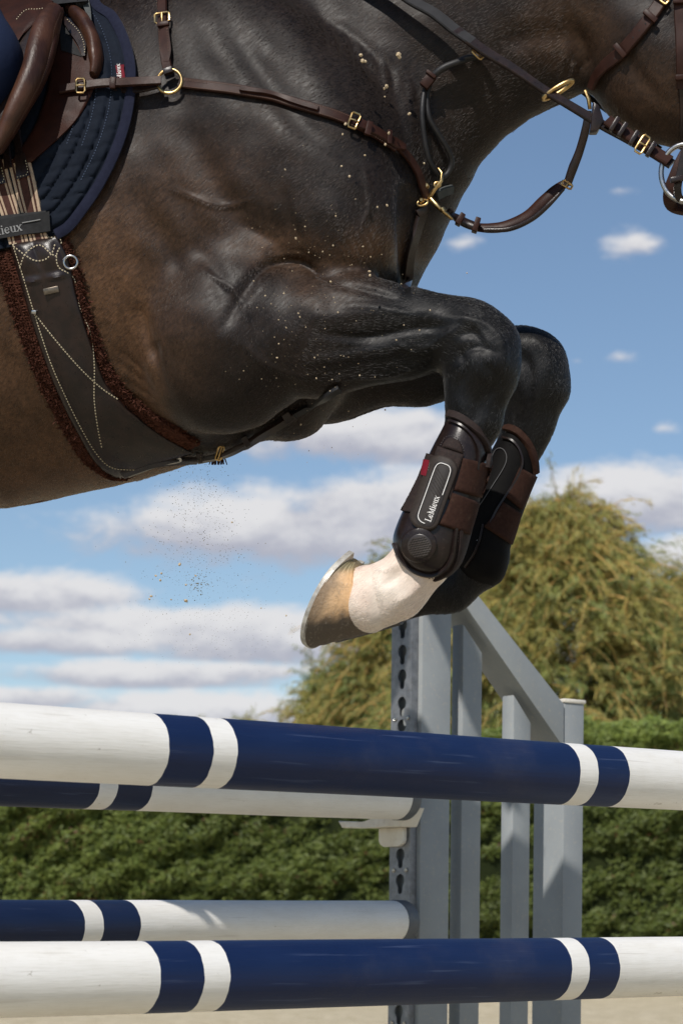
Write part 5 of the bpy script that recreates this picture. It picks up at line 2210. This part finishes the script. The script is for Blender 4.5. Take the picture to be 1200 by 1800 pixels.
bpts = [P(1203 + 42 * math.cos(a), 304 + 50 * math.sin(a), bd - .012 * math.cos(a)) for a in np.linspace(0, 6.283, 41)[:-1]]
mb.tube(bpts, .0042, 10, closed=True)
mb.make('bit_ring', STEEL, br)
flat_strap('noseband', [(1230, 240, 3.33), (1205, 270, 3.335), (1186, 310, 3.34), (1176, 340, 3.35), (1180, 362, 3.37), (1200, 370, 3.39), (1230, 368, 3.41)], 20, .005, LEATHER, br, nrm=(-.3, -1, .2))
flat_strap('noseband', [(1204, 262, 3.32), (1196, 300, 3.325), (1190, 332, 3.33), (1196, 352, 3.34), (1220, 360, 3.36)], 12, .004, LEATHER_DK, br, nrm=(-.3, -1, .2))
keeper(frame_at(1188, 318, .2, 1, .006, None, 3.325), 8, 22, br, LEATHER_DK, .004)
print('tack', round(time.time() - T0, 1))

# ------------------------------------------------------------------ tendon boots
def loft_tube(stations, depth_c, dhalf, seg=40, off=0.0, cap=True):
    """rings from left/right silhouette pixels; dhalf half depth in metres"""
    v, f = [], []
    n = len(stations)
    for i, (L, Rr) in enumerate(stations):
        d = depth_c
        a, b = P(L[0], L[1], d), P(Rr[0], Rr[1], d)
        c = (a + b) / 2
        h = (b - a) / 2
        hl_ = h.length + off
        h = h.normalized() * hl_
        dh = dhalf[i] if hasattr(dhalf, '__len__') else dhalf
        for k in range(seg):
            t_ = 2 * math.pi * k / seg
            ex = .86
            ct2 = math.copysign(abs(math.cos(t_)) ** ex, math.cos(t_))
            st2 = math.copysign(abs(math.sin(t_)) ** ex, math.sin(t_))
            v.append(c + h * ct2 + Vector((0, 1, 0)) * ((dh + off) * st2))
    for i in range(n - 1):
        for k in range(seg):
            f.append((i * seg + k, i * seg + (k + 1) % seg, (i + 1) * seg + (k + 1) % seg, (i + 1) * seg + k))
    if cap:
        f.append([(n - 1) * seg + k for k in range(seg)])
    return v, f


def dense(st, n):
    arr = np.array([(*a, *b) for a, b in st], float)
    tt = np.linspace(0, len(st) - 1, n)
    out_ = []
    # smooth interpolation through the stations
    ext = np.vstack([2 * arr[0] - arr[1], arr, 2 * arr[-1] - arr[-2]])
    for t_ in tt:
        i = min(int(t_), len(st) - 2)
        u_ = t_ - i
        a, b, c, d = ext[i], ext[i + 1], ext[i + 2], ext[i + 3]
        q = .5 * (2 * b + (c - a) * u_ + (2 * a - 5 * b + 4 * c - d) * u_ ** 2 + (3 * b - a - 3 * c + d) * u_ ** 3)
        out_.append(((q[0], q[1]), (q[2], q[3])))
    return out_


def sweep_patch(name, polyA, polyB, nu, nv, off, material, parent, tree, skirt=-.001):
    return patch(name, polyA, polyB, nu, nv, off, material, parent, skirt, tree)


def rrect(cx, cy, ax, ay, hl_, hw, r_, n=6):
    """rounded rectangle outline in pixels; (ax, ay) long direction"""
    l_ = math.hypot(ax, ay)
    ax, ay = ax / l_, ay / l_
    bx, by = -ay, ax
    o = []
    for sx, sy, a0 in ((1, 1, 0), (-1, 1, 90), (-1, -1, 180), (1, -1, 270)):
        for k in range(n + 1):
            a = R(a0 + 90 * k / n)
            u_ = sx * (hl_ - r_) + r_ * math.cos(a)
            w_ = sy * (hw - r_) + r_ * math.sin(a)
            o.append((cx + ax * u_ + bx * w_, cy + ay * u_ + by * w_))
    return o


def raised(name, loop, tree, h0, h1, material, parent, inset=.92):
    """pad with a rounded border cut along a pixel loop and laid on a surface"""
    cx, cy = sum(q[0] for q in loop) / len(loop), sum(q[1] for q in loop) / len(loop)
    v, f = [], []
    n = len(loop)
    rings_ = [(1.0, h0), (1.0, h1 * .7), (.96, h1 * .95), (inset, h1), (.6, h1), (.3, h1)]
    for s_, h in rings_:
        for q in loop:
            x, y = cx + (q[0] - cx) * s_, cy + (q[1] - cy) * s_
            p, m_ = surf(x, y, tree)
            v.append(p + m_ * h)
    for i in range(len(rings_) - 1):
        for k in range(n):
            f.append((i * n + k, i * n + (k + 1) % n, (i + 1) * n + (k + 1) % n, (i + 1) * n + k))
    p, m_ = surf(cx, cy, tree)
    v.append(p + m_ * h1)
    b = (len(rings_) - 1) * n
    for k in range(n):
        f.append((b + k, b + (k + 1) % n, len(v) - 1))
    vv, ff = orient(v, f)
    o = build(name, vv, ff, material, parent)
    o.data.set_sharp_from_angle(angle=R(50))
    return o, BVHTree.FromPolygons(v, f)


DB = dc(780) + NO
bt = empty('tendon_boot', P(770, 870, DB), 'glossy dark brown tendon boot with badge on the nearer foreleg above the white sock', 'tendon boot', 'tendon boots on the forelegs')
ST = [((789, 727), (853, 776)), ((776, 755), (857, 798)), ((757, 791), (853, 833)), ((737, 835), (844, 874)), ((715, 882), (834, 914)), ((697, 922), (825, 950)),
      ((690, 950), (817, 976)), ((696, 980), (807, 996)), ((714, 1003), (788, 1013)), ((738, 1016), (766, 1020))]
DH = list(np.interp(np.linspace(0, 9, 44), range(10), [.046, .052, .055, .057, .060, .062, .062, .058, .045, .020]))
v, f = loft_tube(dense(ST, 44), DB, DH)
vv, ff = orient(v, f)
mi_ = [1 if len(q) == 4 and all(math.cos(2 * math.pi * (i % 40) / 40) > .58 for i in q) and min(i // 40 for i in q) > 9 else 0 for q in ff]
sh_ = build('shell', vv, ff, None, bt, True, [BOOT_SHELL, BOOT_SOFT], mi_)
BT = BVHTree.FromPolygons(v, f)
# soft rim round the top and along the front edge
top = [(790, 728), (806, 734), (826, 748), (842, 764), (852, 780), (857, 800), (855, 822)]
outline(top, 13, BOOT_SOFT, bt, BT, .001, name='rim', th=.005)
outline([(790, 740), (808, 748), (824, 762), (835, 780), (839, 800), (836, 826)], 4, BOOT_SHELL, bt, BT, .001, name='shell_ridge', th=.004)
edge = [(800, 926), (797, 950), (793, 975), (782, 996), (764, 1008), (744, 1008), (722, 998), (704, 978), (694, 955)]
outline(edge, 5, BOOT_SHELL, bt, BT, .001, name='shell_ridge', th=.004)
outline([(808, 930), (806, 960), (800, 985), (788, 1004), (766, 1016), (744, 1017), (722, 1010)], 7, BOOT_SOFT, bt, BT, .0005, name='rim', th=.004)
stitches([(803, 930), (801, 955), (796, 980), (784, 1000), (764, 1012), (744, 1012)], BOOT_SOFT, bt, .004, BT, 5, 3, .0009)
# hook pile along the back edge and the strap tab under the badge
patch('fleece_edge', [(752, 798), (738, 836), (722, 870), (706, 898)], [(772, 804), (757, 842), (741, 876), (728, 902)], 10, 40,
      lambda u, v_, x, y: .0035 + random.uniform(-.0005, .0005), BOOT_SOFT, bt, -.001, BT)
patch('strap_tab', [(770, 785), (760, 815), (748, 850)], [(815, 800), (804, 834), (792, 880)], 14, 20, lambda u, v_, x, y: .0045 * rim(u, v_, .08, .06, .5), BOOT_SOFT, bt, -.001, BT)
patch('dome', [(776, 786), (784, 773), (794, 769)], [(814, 799), (812, 786), (806, 775)], 10, 10, lambda u, v_, x, y: .004 * rim(u, v_, .2, .2, .3), BOOT_SOFT, bt, -.001, BT)
stitches([(776, 784), (784, 771), (796, 768), (808, 778), (816, 798)], BOOT_SHELL, bt, .004, BT, 4, 2.4, .0008)
S1, t1_ = patch('strap', [(813, 806), (806, 834), (797, 862)], [(863, 817), (854, 846), (843, 875)], 16, 18, lambda u, v_, x, y: .0052 * rim(u, v_, .04, .05, .6), ELASTIC_BR, bt, -.001, BT)
S2, t2_ = patch('strap', [(794, 867), (784, 896), (770, 922)], [(840, 883), (832, 912), (823, 940)], 16, 18, lambda u, v_, x, y: .0056 * rim(u, v_, .04, .05, .6), ELASTIC_BR, bt, -.001, BT)
# badge with its printed frame, fine lines and word
BA = (-38.0, 106.0)
bl = rrect(763, 868, *BA, 67, 24.5, 20, 6)
_, RT = raised('badge', bl, BT, .000, .0078, BOOT_RIM, bt)
bl2 = rrect(763, 868, *BA, 59, 17.5, 13, 6)
_, IT = raised('badge_insert', bl2, RT, .000, .0008, BOOT_BADGE, bt)
fr_ = [(x, y) for x, y in rrect(763, 868, *BA, 55, 14, 10, 6)]
n_ = len(fr_)
# the printed frame is open where the word stands
al = np.array(BA) / np.hypot(*BA)
open_ = [q for q in fr_]
def uvp(u_, w_):
    return (763 + al[0] * u_ - al[1] * w_, 868 + al[1] * u_ + al[0] * w_)
frame_path = [uvp(-2, -14), uvp(-30, -14), uvp(-47, -13), uvp(-54, -8), uvp(-55, 0), uvp(-54, 8), uvp(-47, 13), uvp(-30, 14), uvp(10, 14), uvp(40, 14), uvp(49, 12), uvp(54, 6), uvp(55, -2)]
outline(frame_path, 1.25, WHITE_PRINT, bt, IT, .0006, n=90, th=.0004)
for k in range(15):
    u0 = -44 + 6.2 * k
    outline([uvp(u0, 10), uvp(u0 + 16, -10 if u0 < -2 else -1)], .9, BOOT_RIM, bt, IT, .0005, n=8, th=.0003)
q0 = uvp(50, -10.5)
lettering('LeMieux', q0[0], q0[1], -al[0], -al[1], 10.4, IT, WHITE_PRINT, bt, .0009, .92)
# red tag at the back of the badge
_, rt2 = patch('brand_tag', [(751, 811), (745, 838)], [(760, 813), (753, 841)], 5, 8, lambda u, v_, x, y: .0085, RED_TAG, bt, .002, BT)
lettering('LeMieux', 754, 813, -.22, 1, 5.4, rt2, WHITE_PRINT, bt, .0007, 1.0)
# woven roundel on the fetlock
lp = [(738 + 30 * math.cos(a) - 1, 958 + 29 * math.sin(a)) for a in np.linspace(0, 6.283, 33)[:-1]]
_, RT3 = raised('roundel', lp, BT, .000, .0065, BOOT_SHELL, bt, .86)
lp = [(737 + 21 * math.cos(a), 960 + 21 * math.sin(a)) for a in np.linspace(0, 6.283, 29)[:-1]]
_, RT4 = raised('woven_panel', lp, RT3, .000, .0010, CARBON, bt)
wv, wf = [], []
for j in range(11):
    for i in range(9):
        x, y = 737 + (i - 4) * 4.8 + (j % 2) * 2.4, 960 + (j - 5) * 3.9 - (i - 4) * .9
        if math.hypot(x - 737, y - 960) > 19:
            continue
        o_ = len(wv)
        for ex, ey, h in ((-2.3, .9, .0004), (2.0, -1.5, .0004), (2.3, .6, .0012), (-2.0, 2.2, .0012)):
            p, m_ = surf(x + ex, y + ey, RT4)
            wv.append(p + m_ * h)
        wf.append((o_, o_ + 1, o_ + 2, o_ + 3))
build('weave', wv, wf, BOOT_RIM, bt, False)['kind'] = 'stuff'

# the far foreleg's boot, seen from its inner side
DF = dc(880) + FO
bf = empty('tendon_boot', P(870, 880, DF), 'matt black boot with brown straps on the farther foreleg, partly hidden', 'tendon boot', 'tendon boots on the forelegs')
SF = [((888, 752), (937, 800)), ((872, 775), (943, 818)), ((852, 815), (938, 850)), ((832, 862), (924, 888)), ((812, 905), (908, 930)), ((800, 940), (897, 962)),
      ((796, 968), (894, 984)), ((800, 995), (889, 1006)), ((815, 1016), (880, 1022)), ((838, 1028), (866, 1030))]
v, f = loft_tube(dense(SF, 40), DF, list(np.interp(np.linspace(0, 9, 40), range(10), [.046, .05, .052, .053, .055, .057, .057, .052, .042, .02])))
MB().add(v, f).make('shell', BOOT_FAR, bf)
BT2 = BVHTree.FromPolygons(v, f)
outline([(889, 753), (904, 757), (918, 770), (930, 790), (937, 812), (939, 832)], 13, ELASTIC_BR, bf, BT2, .001, name='rim', th=.006)
outline([(884, 770), (900, 776), (912, 792), (916, 815), (908, 838), (890, 868), (872, 896), (858, 925)], 4, BOOT_SHELL, bf, BT2, .001, name='shell_ridge', th=.004)
outline([(848, 922), (842, 950), (832, 975), (818, 996)], 4, BOOT_SHELL, bf, BT2, .001, name='shell_ridge', th=.003)
outline([(864, 806), (870, 793), (878, 788), (886, 792), (890, 804), (886, 820), (868, 850), (850, 878), (832, 906)], 1.4, FAINT_PRINT, bf, BT2, .001, th=.0005)
patch('strap', [(912, 822), (900, 848), (886, 872)], [(941, 838), (929, 866), (915, 896)], 14, 18, lambda u, v_, x, y: .0055 * rim(u, v_, .04, .05, .6), ELASTIC_BR, bf, -.001, BT2)
patch('strap', [(882, 882), (868, 904), (850, 926)], [(914, 902), (906, 930), (897, 957)], 14, 18, lambda u, v_, x, y: .0060 * rim(u, v_, .04, .05, .6), ELASTIC_BR, bf, -.001, BT2)
for (x, y) in ((822, 950), (838, 950)):
    mb = MB()
    p, tg, sd, n = frame_at(x, y, 1, 0, .0005, BT2)
    mb.tube([p, p + n * .0012], [.0016, .001], 8)
    mb.make('rivet', STEEL, bf)

# ------------------------------------------------------------------ rider
FLD = Field(np.arange(-1.05, .10, .0095), np.arange(3.2, 4.4, .0095), np.arange(1.9, 3.75, .0095))
RY = lambda s_: s_
def rch(pts, flat=1.0, k=.03):
    for a, b in zip(pts[:-1], pts[1:]):
        FLD.cone(H(a[0], a[1], a[3]), H(b[0], b[1], b[3]), rr(a[2], a[0]), rr(b[2], b[0]), flat, k)


RH = dict(hip=(-215, -170), sho=(70, -560), head=(120, -800))
rch([(-230, -180, 118, 0), (-80, -280, 120, 0), (70, -375, 122, 0), (165, -425, 92, 0)], 1.25, .05)     # trunk
rch([(185, -480, 52, 0), (212, -550, 48, 0)], 1, .03)
FLD.ell(H(222, -605), .085, .075, .115, R(-25), .02)
FLD.ell(H(216, -650), .115, .09, .085, R(-25), .01)                     # helmet
FLD.ell(H(284, -628), .075, .07, .014, R(-30), .008)                    # its peak
for sg in (-1, 1):
    o_ = .19 * sg
    rch([(165, -415, 66, o_), (325, -325, 54, .24 * sg), (395, -262, 42, .19 * sg), (412, -225, 28, .13 * sg)], 1, .03)
    for kf in range(4):                                                 # fist round the rein: four bent fingers and a thumb
        b_ = (414 + 6 * kf, -215 + 11 * kf)
        rch([(b_[0], b_[1], 11, .13 * sg), (b_[0] + 30, b_[1] + 8, 10, .135 * sg), (b_[0] + 26, b_[1] + 18, 9, .11 * sg), (b_[0] + 4, b_[1] + 16, 8, .10 * sg)], 1, .006)
    rch([(414, -221, 13, .11 * sg), (444, -233, 11, .10 * sg), (468, -223, 9, .10 * sg)], 1, .006)
    o2 = .36 * sg if sg < 0 else .33
    rch([(-215, -150, 118, .14 * sg), (-130, -10, 100, .27 * sg), (-62, 118, 92, o2)], 1, .04)
    rch([(-62, 118, 84, o2), (-120, 280, 66, o2), (-175, 470, 50, o2 - .02 * sg), (-190, 540, 46, o2 - .02 * sg)], 1, .03)
    rch([(-190, 545, 46, o2 - .02 * sg), (-140, 590, 40, o2), (-85, 600, 30, o2)], 1, .02)
RV, RQ = FLD.mesh()
rvx, rvy = PX(RV)
rc_ = np.tile(np.array([.010, .013, .026]), (len(RV), 1))
rc_[(rvy > -190) & (rvx < 60)] = (.008, .016, .046)
rc_[(rvy > 250) & (rvx < 60)] = (.012, .011, .012)
skin_ = (rvy < -530) & (rvy > -635)
rc_[skin_] = (.45, .27, .19)
rc_[(rvy < -635)] = (.012, .014, .022)
rc_[(rvx > 405) & (rvy > -240)] = (.015, .015, .016)
def cloth_mat():
    m_ = bpy.data.materials.new('riding_clothes')
    m_.use_nodes = True
    k = NT(m_.node_tree)
    b = k.n('ShaderNodeBsdfPrincipled')
    o = k.n('ShaderNodeOutputMaterial')
    k.put(o.inputs[0], b.outputs[0])
    at = k.n('ShaderNodeVertexColor', layer_name='Col').outputs[0]
    co = k.n('ShaderNodeTexCoord').outputs['Object']
    k.put(b.inputs['Base Color'], k.mix(k.m('MULTIPLY', k.noise(co, 900, 3), .3), at, (.02, .03, .07)))
    b.inputs['Roughness'].default_value = .8
    b.inputs['Specular IOR Level'].default_value = .25
    bp = k.n('ShaderNodeBump')
    bp.inputs['Strength'].default_value = .5
    bp.inputs['Distance'].default_value = .004
    k.put(bp.inputs['Height'], k.m('ADD', k.noise(co, 14, 4), k.m('MULTIPLY', k.noise(co, 700, 2), .1)))
    k.put(b.inputs['Normal'], bp.outputs[0])
    return m_
person = empty('person', H(-62, 118, -.36), 'rider in navy breeches and dark jacket, only the knee in view at the left edge', 'person')
fast_mesh('rider_body', RV, RQ, cloth_mat(), person, rc_)

# ------------------------------------------------------------------ sand thrown up by the hooves
bm = bmesh.new()
def grain(px, py, d, r_):
    s_ = r_ / (F / d)
    mt = Matrix.Translation(P(px, py, d)) @ Matrix.Rotation(random.uniform(0, 6.28), 4, Vector((random.gauss(0, 1), random.gauss(0, 1), random.gauss(0, 1))).normalized()) @ Matrix.Diagonal((s_ * random.uniform(.7, 1.2), s_ * random.uniform(.6, 1), s_ * random.uniform(.6, 1), 1))
    bmesh.ops.create_icosphere(bm, subdivisions=1, radius=1, matrix=mt)


def near_d(px, py):
    h = hit(px, py)
    return (h[0].y - random.uniform(.02, .12)) if h else random.uniform(3.2, 3.7)


for (x, y, r_) in ((634, 97, 3.6), (637, 107, 4), (642, 108, 3.4), (700, 96, 5), (702, 101, 4.4), (675, 156, 3.6), (679, 152, 4), (719, 200, 4), (637, 108, 3), (683, 234, 3.8), (677, 254, 3), (607, 218, 3),
                   (602, 236, 2.6), (641, 273, 2.4), (600, 292, 2.6), (614, 310, 3.2), (745, 287, 2.2), (680, 361, 3), (663, 364, 2.4), (520, 419, 2.8), (649, 477, 2.4), (650, 484, 2.8), (581, 495, 2.6),
                   (676, 170, 2), (316, 992, 3.4), (284, 1008, 3), (274, 1012, 2.6), (282, 1020, 3), (344, 1012, 2.8), (327, 1028, 2.6), (266, 1048, 3.4), (263, 1053, 2.8), (327, 1056, 4.4), (301, 1054, 2.4), (334, 1115, 2.4), (408, 918, 2.2), (503, 1082, 2.2), (459, 1069, 2.0), (820, 480, 2.2)):
    grain(x, y, near_d(x, y), r_)
for _ in range(260):
    x, y = random.gauss(545, 85), random.gauss(560, 150)
    if 380 < x < 760 and 230 < y < 830:
        grain(x, y, near_d(x, y), random.choice((.45, .5, .6, .6, .7, .8, 1.0, 1.3, 1.9)))
sand_ = bpy.data.meshes.new('flying_sand')
bm.to_mesh(sand_)
bm.free()
sand_.materials.append(SAND_GRAIN)
so = bpy.data.objects.new('flying_sand', sand_)
COL.objects.link(so)
tag(so, 'pale grains of sand flying in front of the shoulder and foreleg', 'sand', kind='stuff')
bm = bmesh.new()
for _ in range(1500):
    q = random.random()
    x = random.gauss(352 + 70 * max(0, q - .55), 26 + 60 * q)
    y = 820 + 330 * q + random.gauss(0, 22)
    grain(x, y, random.uniform(3.3, 3.8), random.choice((.45, .5, .6, .7, .9)) if q < .6 else random.choice((.4, .45, .5, .6)))
for _ in range(60):
    grain(random.gauss(351, 9), random.gauss(1026, 12), random.uniform(3.4, 3.6), random.choice((.8, 1, 1.4)))
dd = bpy.data.meshes.new('flying_dirt')
bm.to_mesh(dd)
bm.free()
DIRT = mat('dirt', (.11, .10, .06), .9, .2, (.22, .19, .12), 300)
dd.materials.append(DIRT)
do = bpy.data.objects.new('flying_dirt', dd)
COL.objects.link(do)
tag(do, 'dark specks of dirt and turf flying below the belly against the clouds', 'dirt', kind='stuff')

clean_props()
print('script seconds', round(time.time() - T0, 1))
